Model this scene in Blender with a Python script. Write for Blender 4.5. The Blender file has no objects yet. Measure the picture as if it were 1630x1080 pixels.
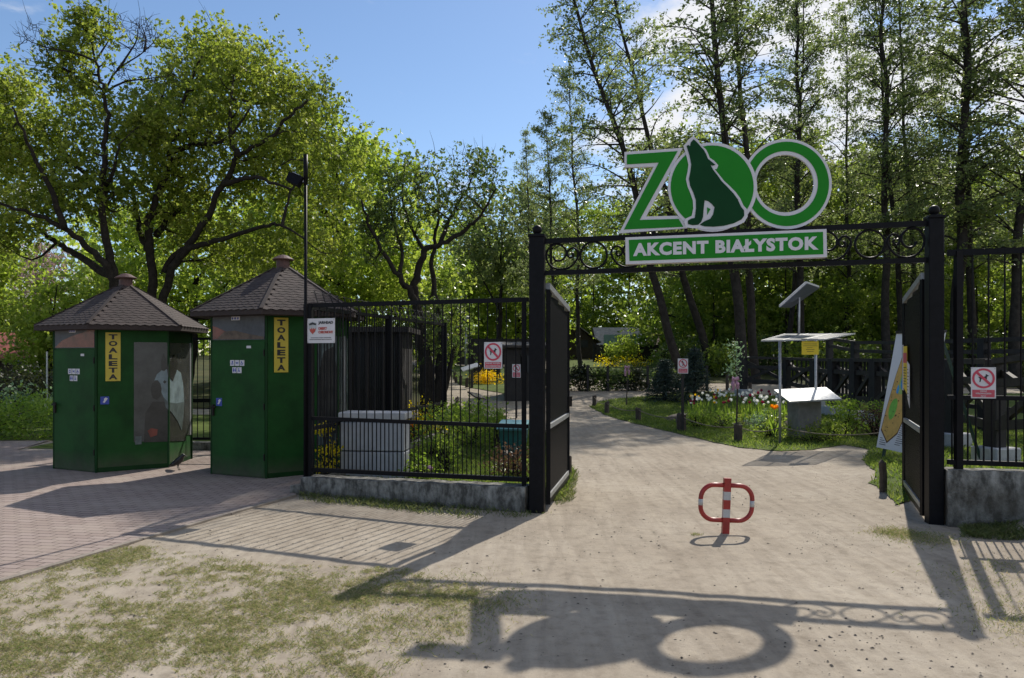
import bpy, math, random
import numpy as np
from mathutils import Vector, Matrix
from mathutils.geometry import delaunay_2d_cdt

random.seed(7)
RNG = np.random.default_rng(11)
SC = bpy.context.scene
COL = SC.collection
F, CX, HY, CAMH = 1243.0, 815.0, 570.0, 1.70      # photograph pixels: focal length, centre column, horizon row; camera height in metres
R = math.radians

# ------------------------------------------------------------------ terrain and pixel helpers
def sstep(a, b, x):
    t = max(0.0, min(1.0, (x - a) / (b - a)))
    return t * t * (3 - 2 * t)

def terr(x, y):
    s = max(0.0, min(y, 75.0) - 20.0)
    z = 0.035 * s * sstep(0, 12, s)
    z += 0.34 * sstep(4.5, 5.9, x) * sstep(5.2, 7.2, y) * (1 - sstep(9, 13, y))
    z += 0.012 * math.sin(x * 1.3 + y * .7) * math.sin(y * .9 - x * .4)
    return z

def P(px, py, Y):
    return Vector(((px - CX) * Y / F, Y, CAMH + (HY - py) * Y / F))

def G(px, py):
    lo, Y = 2.0, 2.0
    while Y < 140:
        p = P(px, py, Y)
        if p.z <= terr(p.x, p.y):
            hi = Y
            for _ in range(30):
                m = .5 * (lo + hi); p = P(px, py, m)
                if p.z <= terr(p.x, p.y): hi = m
                else: lo = m
            p = P(px, py, hi)
            return Vector((p.x, p.y, terr(p.x, p.y)))
        lo = Y; Y += .1
    return Vector((P(px, py, 140).x, 140, 0))

class Plane:
    """a vertical plane through two ground points; hit() gives distance along it and height"""
    def __init__(s, a, b):
        s.o = Vector((a[0], a[1], 0)); d = Vector((b[0] - a[0], b[1] - a[1], 0)); s.len = d.length
        s.u = d.normalized(); s.n = Vector((s.u.y, -s.u.x, 0))       # n faces the camera side when u points right
    def hit(s, px, py):
        d = Vector(((px - CX) / F, 1.0, (HY - py) / F)); c = Vector((0, 0, CAMH))
        t = (s.o - c).dot(s.n) / d.dot(s.n); p = c + d * t
        return ((p - s.o).dot(s.u), p.z)
    def pt(s, a, z, off=0.0):
        return s.o + s.u * a + Vector((0, 0, z)) + s.n * off
    def frame(s, a, z, off=0.0):
        return Fr(s.pt(a, z, off), s.u, Vector((0, 0, 1)))

class Fr:
    def __init__(s, o, u, v):
        s.o, s.u, s.v = Vector(o), Vector(u).normalized(), Vector(v).normalized(); s.n = s.u.cross(s.v).normalized()
    def __call__(s, a, b, c=0.0):
        return s.o + s.u * a + s.v * b + s.n * c

# ------------------------------------------------------------------ materials
def mat(name, col, rough=.6, metal=0.0, var=0.0, vscale=8.0, bump=0.0, bscale=60.0, spec=.5, col2=None):
    m = bpy.data.materials.new(name); m.use_nodes = True
    nt = m.node_tree; b = nt.nodes['Principled BSDF']
    b.inputs['Base Color'].default_value = (*col, 1); b.inputs['Roughness'].default_value = rough
    b.inputs['Metallic'].default_value = metal; b.inputs['Specular IOR Level'].default_value = spec
    tc = nt.nodes.new('ShaderNodeTexCoord')
    if var > 0 or col2:
        n = nt.nodes.new('ShaderNodeTexNoise'); n.inputs['Scale'].default_value = vscale; n.inputs['Detail'].default_value = 8; n.inputs['Roughness'].default_value = .65
        nt.links.new(tc.outputs['Object'], n.inputs['Vector'])
        r = nt.nodes.new('ShaderNodeValToRGB'); r.color_ramp.elements[0].position = .35; r.color_ramp.elements[1].position = .65
        c2 = col2 or tuple(min(1, c * (1 + var)) for c in col); c1 = col if col2 else tuple(c * (1 - var) for c in col)
        r.color_ramp.elements[0].color = (*c1, 1); r.color_ramp.elements[1].color = (*c2, 1)
        nt.links.new(n.outputs['Fac'], r.inputs['Fac']); nt.links.new(r.outputs['Color'], b.inputs['Base Color'])
    if bump > 0:
        n2 = nt.nodes.new('ShaderNodeTexNoise'); n2.inputs['Scale'].default_value = bscale; n2.inputs['Detail'].default_value = 5
        nt.links.new(tc.outputs['Object'], n2.inputs['Vector'])
        bp = nt.nodes.new('ShaderNodeBump'); bp.inputs['Strength'].default_value = bump; bp.inputs['Distance'].default_value = .02
        nt.links.new(n2.outputs['Fac'], bp.inputs['Height']); nt.links.new(bp.outputs['Normal'], b.inputs['Normal'])
    return m

def leafmat(name, c0, c1, c2, trans=.45, rough=.45):
    """leaf: Principled front with a translucent share, colour varied leaf by leaf through the attribute v"""
    m = bpy.data.materials.new(name); m.use_nodes = True; nt = m.node_tree
    b = nt.nodes['Principled BSDF']; out = nt.nodes['Material Output']
    at = nt.nodes.new('ShaderNodeAttribute'); at.attribute_name = 'v'
    r = nt.nodes.new('ShaderNodeValToRGB'); e = r.color_ramp.elements
    e[0].color = (*c0, 1); e[1].color = (*c2, 1); x = e.new(.5); x.color = (*c1, 1)
    nt.links.new(at.outputs['Fac'], r.inputs['Fac']); nt.links.new(r.outputs['Color'], b.inputs['Base Color'])
    b.inputs['Roughness'].default_value = rough; b.inputs['Specular IOR Level'].default_value = .4
    t = nt.nodes.new('ShaderNodeBsdfTranslucent')
    hs = nt.nodes.new('ShaderNodeHueSaturation'); hs.inputs['Hue'].default_value = .495; hs.inputs['Saturation'].default_value = 1.05; hs.inputs['Value'].default_value = 2.5
    nt.links.new(r.outputs['Color'], hs.inputs['Color']); nt.links.new(hs.outputs['Color'], t.inputs['Color'])
    mx = nt.nodes.new('ShaderNodeMixShader'); mx.inputs[0].default_value = trans
    nt.links.new(b.outputs[0], mx.inputs[1]); nt.links.new(t.outputs[0], mx.inputs[2]); nt.links.new(mx.outputs[0], out.inputs['Surface'])
    return m

M = {}
M['iron'] = mat('iron', (.006, .006, .008), .48, 0, .25, 20, .05, 120, .12)
M['iron_warm'] = mat('iron_warm', (.016, .013, .011), .6, 0, .3, 10, 0, 60, .25)
M['galv'] = mat('galv', (.42, .42, .43), .45, .6, .2, 15)
M['steel_grey'] = mat('steel_grey', (.30, .31, .32), .4, .3, .15, 12)
M['white_paint'] = mat('white_paint', (.60, .59, .63), .45, 0, .04, 6)
M['sign_white'] = mat('sign_white', (.62, .60, .62), .5, 0, .04, 9)
M['zoo_green'] = mat('zoo_green', (.012, .20, .014), .6, 0, .06, 3, 0, 60, .2)
M['wolf_green'] = mat('wolf_green', (.004, .045, .014), .65, 0, .1, 3, 0, 60, .15)
M['black'] = mat('black', (.012, .012, .014), .5)
M['red_ring'] = mat('red_ring', (.52, .045, .085), .5, 0, .08, 6)
M['pink_band'] = mat('pink_band', (.50, .07, .10), .5, 0, .05, 6)
M['red_txt'] = mat('red_txt', (.45, .06, .04), .5)
M['red_paint'] = mat('red_paint', (.30, .022, .018), .38, 0, .2, 14, .06, 60)
M['barrier_white'] = mat('barrier_white', (.42, .42, .42), .45, 0, .1, 20)
M['yellow_sign'] = mat('yellow_sign', (.55, .42, .045), .5, 0, .05, 5)
M['yellow_notice'] = mat('yellow_notice', (.68, .50, .02), .5)
M['blue_ink'] = mat('blue_ink', (.03, .06, .33), .5)
M['sky_ink'] = mat('sky_ink', (.38, .42, .60), .5)
M['kiosk_green'] = mat('kiosk_green', (.009, .060, .010), .62, 0, .28, 2.2, .08, 30, .22)
M['kiosk_dark'] = mat('kiosk_dark', (.006, .038, .007), .6, 0, .2, 3, 0, 60, .2)
M['shingle_cap'] = mat('shingle_cap', (.075, .032, .026), .6, 0, .2, 8)
M['concrete'] = mat('concrete', (.075, .073, .067), .92, 0, 0, 8.5, .8, 45, .2, (.40, .39, .36))
def splash(m, col, h=.35):
    nt = m.node_tree; b = nt.nodes['Principled BSDF']; src = b.inputs['Base Color'].links[0].from_socket
    tc = nt.nodes.new('ShaderNodeTexCoord'); sp = nt.nodes.new('ShaderNodeSeparateXYZ'); nt.links.new(tc.outputs['Object'], sp.inputs[0])
    n = nt.nodes.new('ShaderNodeTexNoise'); n.inputs['Scale'].default_value = 7; n.inputs['Detail'].default_value = 8; nt.links.new(tc.outputs['Object'], n.inputs['Vector'])
    r = nt.nodes.new('ShaderNodeMapRange'); r.inputs['From Min'].default_value = h; r.inputs['From Max'].default_value = .02; nt.links.new(sp.outputs[2], r.inputs['Value'])
    mu = nt.nodes.new('ShaderNodeMath'); mu.operation = 'MULTIPLY'; nt.links.new(r.outputs[0], mu.inputs[0]); nt.links.new(n.outputs['Fac'], mu.inputs[1])
    x = nt.nodes.new('ShaderNodeMix'); x.data_type = 'RGBA'; nt.links.new(mu.outputs[0], x.inputs[0]); nt.links.new(src, x.inputs[6]); x.inputs[7].default_value = (*col, 1)
    nt.links.new(x.outputs[2], b.inputs['Base Color'])
splash(M['kiosk_green'], (.10, .085, .065), .3)
def stretch(m, sc):
    nt = m.node_tree; tc = [n for n in nt.nodes if n.type == 'TEX_COORD'][0]; nz = [n for n in nt.nodes if n.type == 'TEX_NOISE'][0]
    mp = nt.nodes.new('ShaderNodeMapping'); mp.inputs['Scale'].default_value = sc; nt.links.new(tc.outputs['Object'], mp.inputs['Vector']); nt.links.new(mp.outputs['Vector'], nz.inputs['Vector'])
    r = [n for n in nt.nodes if n.type == 'VALTORGB'][0]; r.color_ramp.elements[0].position = .40; r.color_ramp.elements[1].position = .72
splash(M['concrete'], (.07, .06, .045), .16)
stretch(M['concrete'], (1.2, 1.2, .6))
M['concrete_clean'] = mat('concrete_clean', (.42, .42, .43), .85, 0, .12, 9, .25, 60, .3)
M['cabinet'] = mat('cabinet', (.36, .37, .40), .8, 0, .10, 6, .2, 50, .3)
M['stone'] = mat('stone', (.22, .21, .20), .9, 0, .2, 6, .4, 40, .3)
M['timber_dark'] = mat('timber_dark', (.034, .027, .023), .7, 0, .35, 6, .3, 30, .4)
M['timber_black'] = mat('timber_black', (.019, .016, .015), .75, 0, .3, 6, .2, 30)
M['timber_log'] = mat('timber_log', (.06, .045, .035), .8, 0, .3, 10, .4, 40)
M['rope'] = mat('rope', (.20, .16, .11), .9)
M['bin_teal'] = mat('bin_teal', (.012, .10, .10), .45, 0, .1, 6)
M['bin_lid'] = mat('bin_lid', (.16, .34, .34), .4, 0, .1, 6)
M['roof_grey'] = mat('roof_grey', (.30, .28, .26), .85, 0, .2, 4, .3, 20)
M['roof_red'] = mat('roof_red', (.30, .08, .06), .8, 0, .2, 4, .3, 20)
M['roof_tile'] = mat('roof_tile', (.34, .24, .19), .8, 0, .2, 4, .3, 20)
M['hut_wall'] = mat('hut_wall', (.05, .035, .025), .8, 0, .3, 3, .3, 20)
M['pale_wall'] = mat('pale_wall', (.24, .36, .31), .6, 0, .1, 3)
M['map_tan'] = mat('map_tan', (.62, .38, .10), .5, 0, .15, 9)
M['map_edge'] = mat('map_edge', (.09, .035, .02), .5)
M['map_blue'] = mat('map_blue', (.05, .30, .62), .5, 0, .2, 14)
M['map_green'] = mat('map_green', (.17, .45, .06), .5, 0, .2, 14)
M['map_lime'] = mat('map_lime', (.36, .47, .12), .5, 0, .1, 14)
M['board_white'] = mat('board_white', (.70, .69, .69), .45)
M['gloss_white'] = mat('gloss_white', (.80, .80, .80), .28, 0, 0, 5, 0, 60, .6)
M['solar'] = mat('solar', (.10, .11, .14), .3, .2, .1, 20)
M['poly'] = mat('poly', (.32, .33, .36), .35, 0, .1, 8)
M['poster_grey'] = mat('poster_grey', (.055, .058, .055), .24, 0, .35, 3)
M['poster_dark'] = mat('poster_dark', (.032, .032, .030), .24, 0, .4, 4)
M['rabbit_white'] = mat('rabbit_white', (.19, .25, .27), .26, 0, .25, 6)
M['rabbit_grey'] = mat('rabbit_grey', (.09, .115, .115), .26, 0, .3, 8)
M['poster_rust'] = mat('poster_rust', (.15, .036, .024), .26, 0, .45, 5)
M['poster_sky'] = mat('poster_sky', (.07, .075, .085), .55, 0, .3, 5)
M['poster_fur'] = mat('poster_fur', (.11, .075, .05), .55, 0, .4, 9)
M['pink_cloth'] = mat('pink_cloth', (.50, .26, .36), .8, 0, .2, 20)
M['crow'] = mat('crow', (.010, .010, .013), .4, 0, .3, 40)
M['beak'] = mat('beak', (.02, .02, .02), .35)
M['lamp_glass'] = mat('lamp_glass', (.5, .5, .5), .1)
M['bark'] = mat('bark', (.024, .020, .016), .95, 0, .45, 9, .9, 26, .2)
M['bark_alder'] = mat('bark_alder', (.036, .031, .027), .95, 0, .4, 5, .9, 18, .2)
M['twig_pink'] = mat('twig_pink', (.20, .14, .13), .9)
M['pebble'] = mat('pebble', (.13, .11, .09), .9, 0, .6, 3)
M['stem_green'] = mat('stem_green', (.06, .12, .03), .7)
M['soil'] = mat('soil', (.045, .033, .024), .95, 0, .4, 6, .5, 30)
M['leg_green'] = mat('leg_green', (.008, .035, .022), .5)
M['leaf_maple'] = leafmat('leaf_maple', (.075, .110, .014), (.140, .180, .028), (.24, .26, .06), .58)
M['leaf_bright'] = leafmat('leaf_bright', (.11, .165, .020), (.17, .23, .034), (.26, .30, .07), .58)
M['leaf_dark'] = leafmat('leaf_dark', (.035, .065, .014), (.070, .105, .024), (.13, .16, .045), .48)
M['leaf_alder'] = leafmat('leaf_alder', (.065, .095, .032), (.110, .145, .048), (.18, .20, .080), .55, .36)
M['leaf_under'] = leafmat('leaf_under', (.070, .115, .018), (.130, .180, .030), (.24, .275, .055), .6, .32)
M['leaf_shrub'] = leafmat('leaf_shrub', (.075, .135, .018), (.14, .21, .03), (.24, .30, .06), .55)
M['leaf_yellow'] = leafmat('leaf_yellow', (.30, .28, .02), (.50, .42, .02), (.68, .54, .03), .5)
M['leaf_brown'] = leafmat('leaf_brown', (.06, .035, .022), (.12, .07, .04), (.18, .10, .05), .2)
M['leaf_hedge'] = leafmat('leaf_hedge', (.018, .022, .010), (.03, .04, .014), (.05, .055, .02), .25)
M['leaf_pale'] = leafmat('leaf_pale', (.10, .17, .08), (.15, .23, .12), (.22, .30, .17), .3)
M['leaf_spruce'] = leafmat('leaf_spruce', (.020, .036, .028), (.035, .055, .042), (.07, .095, .075), .15, .6)
M['leaf_bud'] = leafmat('leaf_bud', (.18, .12, .11), (.26, .18, .17), (.34, .26, .24), .3)
M['grass'] = leafmat('grass', (.07, .09, .028), (.085, .115, .03), (.17, .17, .07), .3, .6)
M['grass_dry'] = leafmat('grass_dry', (.34, .28, .17), (.22, .22, .09), (.12, .17, .04), .3, .7)
M['grass_lawn'] = leafmat('grass_lawn', (.07, .115, .018), (.105, .155, .026), (.17, .20, .05), .42, .6)
M['petal_white'] = leafmat('petal_white', (.6, .6, .55), (.7, .7, .66), (.8, .8, .78), .3)
M['petal_yellow'] = leafmat('petal_yellow', (.6, .42, .02), (.7, .5, .03), (.8, .62, .05), .3)
M['petal_orange'] = leafmat('petal_orange', (.6, .18, .01), (.7, .26, .02), (.8, .4, .03), .3)
M['petal_red'] = leafmat('petal_red', (.15, .01, .03), (.22, .02, .05), (.3, .04, .06), .3)
M['petal_pink'] = leafmat('petal_pink', (.55, .2, .28), (.65, .3, .36), (.7, .4, .45), .3)

def sheer(m, share):      # a clear plastic sheet lets part of the light straight through
    nt = m.node_tree; b = nt.nodes['Principled BSDF']; t = nt.nodes.new('ShaderNodeBsdfTransparent'); x = nt.nodes.new('ShaderNodeMixShader'); x.inputs[0].default_value = share
    nt.links.new(b.outputs[0], x.inputs[1]); nt.links.new(t.outputs[0], x.inputs[2]); nt.links.new(x.outputs[0], nt.nodes['Material Output'].inputs['Surface'])
sheer(M['poly'], .62)
# ------------------------------------------------------------------ object helpers
def tag(o, label=None, cat=None, group=None, kind=None):
    if label: o['label'] = label
    if cat: o['category'] = cat
    if group: o['group'] = group
    if kind: o['kind'] = kind
    return o

def empty(name, loc, label=None, cat=None, group=None, rz=0.0):
    o = bpy.data.objects.new(name, None); COL.objects.link(o); o.empty_display_size = .2
    o.location = loc; o.rotation_euler.z = rz
    return tag(o, label, cat, group)

def world_origin(o):
    v = Vector((0, 0, 0))
    while o is not None:
        v += Vector(o.location); o = o.parent
    return v

def copy_tree(o, parent=None):
    c = o.copy(); COL.objects.link(c)
    if parent is not None: c.parent = parent
    for ch in list(o.children): copy_tree(ch, c)
    return c

def place(o, loc, rz=0.0, sc=1.0, label=None, group=None):
    o.location = loc; o.rotation_euler.z = rz; o.scale = (sc, sc, sc)
    if label: o['label'] = label
    if group: o['group'] = group
    return o

class MB:
    def __init__(s): s.v, s.f = [], []
    def add(s, vs, fs):
        n = len(s.v); s.v += [tuple(v) for v in vs]; s.f += [tuple(i + n for i in f) for f in fs]; return s
    def box8(s, c):      # c: bottom 4 (ccw) then top 4
        return s.add(c, [(3, 2, 1, 0), (4, 5, 6, 7), (0, 1, 5, 4), (1, 2, 6, 5), (2, 3, 7, 6), (3, 0, 4, 7)])
    def box(s, c, d, rz=0.0, bevel=0.0):
        c = Vector(c); h = Vector(d) / 2; m = Matrix.Rotation(rz, 3, 'Z')
        if bevel > 0:
            b = bevel; pts = []
            for z, k in ((-h.z, b), (-h.z + b, 0), (h.z - b, 0), (h.z, b)):
                x, y = h.x - k, h.y - k
                pts.append([c + m @ Vector(q) for q in ((-x, -y + b * (k == 0), z), (-x + b * (k == 0), -y, z), (x - b * (k == 0), -y, z), (x, -y + b * (k == 0), z), (x, y - b * (k == 0), z), (x - b * (k == 0), y, z), (-x + b * (k == 0), y, z), (-x, y - b * (k == 0), z))])
            vs = sum(pts, []); fs = []
            for a in range(3):
                for i in range(8): j = (i + 1) % 8; fs.append((a * 8 + i, a * 8 + j, a * 8 + 8 + j, a * 8 + 8 + i))
            fs.append(tuple(reversed(range(8)))); fs.append(tuple(range(24, 32)))
            return s.add(vs, fs)
        q = [(-h.x, -h.y), (h.x, -h.y), (h.x, h.y), (-h.x, h.y)]
        return s.box8([c + m @ Vector((x, y, -h.z)) for x, y in q] + [c + m @ Vector((x, y, h.z)) for x, y in q])
    def bar(s, a, b, w, h=None, up=(0, 0, 1)):
        a, b = Vector(a), Vector(b); h = h or w; d = (b - a).normalized(); up = Vector(up)
        if abs(d.dot(up)) > .98: up = Vector((0, 1, 0))
        r = d.cross(up).normalized() * w / 2; t = r.cross(d).normalized() * h / 2
        return s.box8([a - r - t, a + r - t, b + r - t, b - r - t, a - r + t, a + r + t, b + r + t, b - r + t])
    def tube(s, pts, rad, n=8, closed=False, caps=True):
        pts = [Vector(p) for p in pts]; k = len(pts)
        rad = rad if hasattr(rad, '__len__') else [rad] * k
        vs, fs = [], []; ref = None
        for i, p in enumerate(pts):
            if closed: d = pts[(i + 1) % k] - pts[i - 1]
            else: d = pts[min(i + 1, k - 1)] - pts[max(i - 1, 0)]
            d = d.normalized() if d.length > 1e-9 else Vector((0, 0, 1))
            if ref is None:
                ref = Vector((1, 0, 0)) if abs(d.x) < .8 else Vector((0, 1, 0))
            a = ref - d * ref.dot(d)
            a = a.normalized() if a.length > 1e-6 else d.orthogonal().normalized()
            ref = a; b = d.cross(a)
            for j in range(n):
                t = 2 * math.pi * j / n; vs.append(p + (a * math.cos(t) + b * math.sin(t)) * rad[i])
        for i in range(k if closed else k - 1):
            i2 = (i + 1) % k
            for j in range(n): j2 = (j + 1) % n; fs.append((i * n + j, i * n + j2, i2 * n + j2, i2 * n + j))
        if caps and not closed:
            fs.append(tuple(reversed(range(n)))); fs.append(tuple(range((k - 1) * n, k * n)))
        return s.add(vs, fs)
    def lathe(s, c, prof, n=16):
        c = Vector(c); vs, fs = [], []
        for r, z in prof:
            for j in range(n): t = 2 * math.pi * j / n; vs.append(c + Vector((r * math.cos(t), r * math.sin(t), z)))
        for i in range(len(prof) - 1):
            for j in range(n): j2 = (j + 1) % n; fs.append((i * n + j, i * n + j2, (i + 1) * n + j2, (i + 1) * n + j))
        fs.append(tuple(reversed(range(n)))); fs.append(tuple(range((len(prof) - 1) * n, len(prof) * n)))
        return s.add(vs, fs)
    def prism(s, fr, poly, z0, z1, holes=None):
        """polygon (2D, in the frame) extruded from z0 to z1 along the frame normal, holes allowed"""
        loops = [poly] + (holes or []); pts = []; edges = []
        for lp in loops:
            n0 = len(pts); pts += [Vector((a, b)) for a, b in lp]
            edges += [(n0 + i, n0 + (i + 1) % len(lp)) for i in range(len(lp))]
        ov, oe, of, _, _, _ = delaunay_2d_cdt(pts, edges, [], 1 if not holes else 2, 1e-6)
        tri = [f for f in of]
        if holes:
            def inside(p, lp):
                c = False; n = len(lp)
                for i in range(n):
                    (x1, y1), (x2, y2) = lp[i], lp[i - 1]
                    if (y1 > p[1]) != (y2 > p[1]) and p[0] < (x2 - x1) * (p[1] - y1) / (y2 - y1) + x1: c = not c
                return c
            tri2 = []
            for f in tri:
                q = sum((ov[i] for i in f), Vector((0, 0))) / len(f)
                if inside(q, poly) and not any(inside(q, h) for h in holes): tri2.append(f)
            tri = tri2
        n = len(ov); vs = [fr(p.x, p.y, z1) for p in ov] + [fr(p.x, p.y, z0) for p in ov]
        fs = []; cnt = {}
        for f in tri:
            f = list(f); ar = sum(ov[f[i - 1]].x * ov[f[i]].y - ov[f[i]].x * ov[f[i - 1]].y for i in range(len(f)))
            if ar < 0: f.reverse()
            fs.append(tuple(f)); fs.append(tuple(i + n for i in reversed(f)))
            for i in range(len(f)): e = (f[i - 1], f[i]); cnt[e] = cnt.get(e, 0) + 1
        for (a, b) in cnt:
            if (b, a) not in cnt: fs.append((b, a, a + n, b + n))
        return s.add(vs, fs)
    def sheet(s, fr, a0, b0, a1, b1, z0, z1):
        return s.prism(fr, [(a0, b0), (a1, b0), (a1, b1), (a0, b1)], z0, z1)
    def build(s, name, m, parent=None, loc=None, smooth=False, label=None, cat=None, group=None, kind=None):
        me = bpy.data.meshes.new(name)
        if parent is not None: o0 = world_origin(parent)
        elif loc is not None: o0 = Vector(loc)
        else: o0 = Vector((0, 0, 0))
        me.from_pydata([(v[0] - o0.x, v[1] - o0.y, v[2] - o0.z) for v in s.v], [], s.f); me.update()
        me.materials.append(m)
        if smooth:
            me.polygons.foreach_set('use_smooth', [True] * len(me.polygons))
        o = bpy.data.objects.new(name, me); COL.objects.link(o)
        if parent is not None: o.parent = parent
        elif loc is not None: o.location = loc
        return tag(o, label, cat, group, kind)

def np_mesh(name, V, nper, m, var=None, parent=None, loc=None, **kw):
    """V: (N*nper,3) numpy points, every nper in a row make one face"""
    nf = len(V) // nper
    o0 = world_origin(parent) if parent is not None else Vector(loc or (0, 0, 0))
    V = V - np.array(o0)[None]
    me = bpy.data.meshes.new(name); me.vertices.add(len(V)); me.vertices.foreach_set('co', V.astype(np.float32).ravel())
    me.loops.add(len(V)); me.loops.foreach_set('vertex_index', np.arange(len(V), dtype=np.int32))
    me.polygons.add(nf); me.polygons.foreach_set('loop_start', np.arange(0, len(V), nper, dtype=np.int32))
    me.polygons.foreach_set('loop_total', np.full(nf, nper, dtype=np.int32))
    if var is not None:
        a = me.attributes.new('v', 'FLOAT', 'FACE'); a.data.foreach_set('value', var.astype(np.float32))
    me.update(calc_edges=True); me.materials.append(m)
    o = bpy.data.objects.new(name, me); COL.objects.link(o)
    if parent is not None: o.parent = parent
    elif loc is not None: o.location = loc
    return tag(o, kw.get('label'), kw.get('cat'), kw.get('group'), kw.get('kind'))

def unit(a): return a / np.maximum(np.linalg.norm(a, axis=1, keepdims=True), 1e-9)

def leaf_quads(pos, size, rng, up=.35, width=.55, svar=.5):
    n = len(pos); nrm = rng.normal(size=(n, 3)); nrm[:, 2] += up * np.sign(rng.normal(size=n) + .8) * 1.5; nrm = unit(nrm)
    a = rng.normal(size=(n, 3)); a -= nrm * (a * nrm).sum(1, keepdims=True); a = unit(a); b = np.cross(nrm, a)
    L = size * (1 + svar * rng.uniform(-1, 1, (n, 1))); W = L * width
    p = np.empty((n, 4, 3)); p[:, 0] = pos - a * L / 2; p[:, 1] = pos + b * W / 2 + nrm * L * .08; p[:, 2] = pos + a * L / 2; p[:, 3] = pos - b * W / 2 + nrm * L * .08
    return p.reshape(-1, 3)

def cloud(centers, sig, n_each, rng, flat=.7):
    c = np.repeat(np.asarray(centers, float), n_each, axis=0); s = np.repeat(np.asarray(sig, float), n_each)[:, None]
    d = rng.normal(size=c.shape); d[:, 2] *= flat
    return c + d * s

def sprigs(centers, sig, n_sprig, per, rng, flat=.7, spread=.075):
    """leaves gathered on short sprigs round each clump centre; returns positions and one tone per leaf"""
    c = cloud(centers, sig, n_sprig, rng, flat); tone = np.clip(np.repeat(rng.uniform(0, .5, len(centers)), n_sprig) + rng.uniform(0, .35, len(c)), 0, 1)
    d = rng.normal(size=(len(c), 3)); d[:, 2] += .5; d = unit(d)
    t = rng.uniform(-1.3, 1.3, (len(c), per, 1)); pos = (c[:, None, :] + d[:, None, :] * t * spread * 1.3 + rng.normal(0, spread * .55, (len(c), per, 3))).reshape(-1, 3)
    return pos, np.clip(np.repeat(tone, per) + rng.uniform(-.08, .2, len(pos)), 0, 1)

def leaf_var(n, rng, groups=None, n_each=1):
    v = rng.uniform(0, 1, n) * .6
    if groups: v += np.repeat(rng.uniform(0, .4, groups), n_each)
    else: v += .2
    return np.clip(v, 0, 1)

# ------------------------------------------------------------------ text
def text_mesh(s, bold=.0, size=1.0, align='LEFT', spacing=1.0):
    cu = bpy.data.curves.new('lettering_curve', 'FONT'); cu.body = s; cu.size = size; cu.offset = bold; cu.align_x = align
    cu.space_character = spacing; cu.resolution_u = 3; cu.fill_mode = 'FRONT'
    ob = bpy.data.objects.new('lettering_curve', cu); COL.objects.link(ob)
    dg = bpy.context.evaluated_depsgraph_get(); dg.update()
    ev = ob.evaluated_get(dg); me = ev.to_mesh()
    vs = [(v.co.x, v.co.y) for v in me.vertices]; fs = [tuple(p.vertices) for p in me.polygons]
    ev.to_mesh_clear(); bpy.data.objects.remove(ob); bpy.data.curves.remove(cu)
    return vs, fs

def put_text(mb, fr, s, a0, b0, a1, b1, z=.004, bold=.0, spacing=1.0, thick=.003):
    """letters stretched to fill the box a0..a1 x b0..b1 of the frame"""
    vs, fs = text_mesh(s, bold, 1.0, 'LEFT', spacing)
    if not vs: return
    xs = [v[0] for v in vs]; ys = [v[1] for v in vs]; x0, x1, y0, y1 = min(xs), max(xs), min(ys), max(ys)
    f = lambda v, c: fr(a0 + (v[0] - x0) / (x1 - x0) * (a1 - a0), b0 + (v[1] - y0) / (y1 - y0) * (b1 - b0), c)
    n = len(vs); cnt = {}
    fs2 = []
    for q in fs:
        ar = sum(vs[q[i - 1]][0] * vs[q[i]][1] - vs[q[i]][0] * vs[q[i - 1]][1] for i in range(len(q)))
        q = tuple(q) if ar > 0 else tuple(reversed(q)); fs2.append(q)
        for i in range(len(q)): cnt[(q[i - 1], q[i])] = 1
    out = list(fs2)
    for (a, b) in cnt:
        if (b, a) not in cnt: out.append((b, a, a + n, b + n))
    mb.add([f(v, z + thick) for v in vs] + [f(v, z) for v in vs], out)

def circle(cx, cy, r, n=40, ry=None, a0=0, a1=2 * math.pi):
    ry = ry or r
    return [(cx + r * math.cos(a0 + (a1 - a0) * i / n), cy + ry * math.sin(a0 + (a1 - a0) * i / n)) for i in range(n)]

def spline(pts, k=6, closed=False):
    pts = [Vector(p) for p in pts]; n = len(pts); out = []
    for i in range(n if closed else n - 1):
        g = (lambda j: pts[j % n]) if closed else (lambda j: pts[max(0, min(n - 1, j))])
        p0, p1, p2, p3 = g(i - 1), g(i), g(i + 1), g(i + 2)
        for t in range(k):
            u = t / k
            out.append(.5 * ((2 * p1) + (p2 - p0) * u + (2 * p0 - 5 * p1 + 4 * p2 - p3) * u * u + (3 * p1 - p0 - 3 * p2 + p3) * u ** 3))
    if not closed: out.append(pts[-1])
    return out
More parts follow.
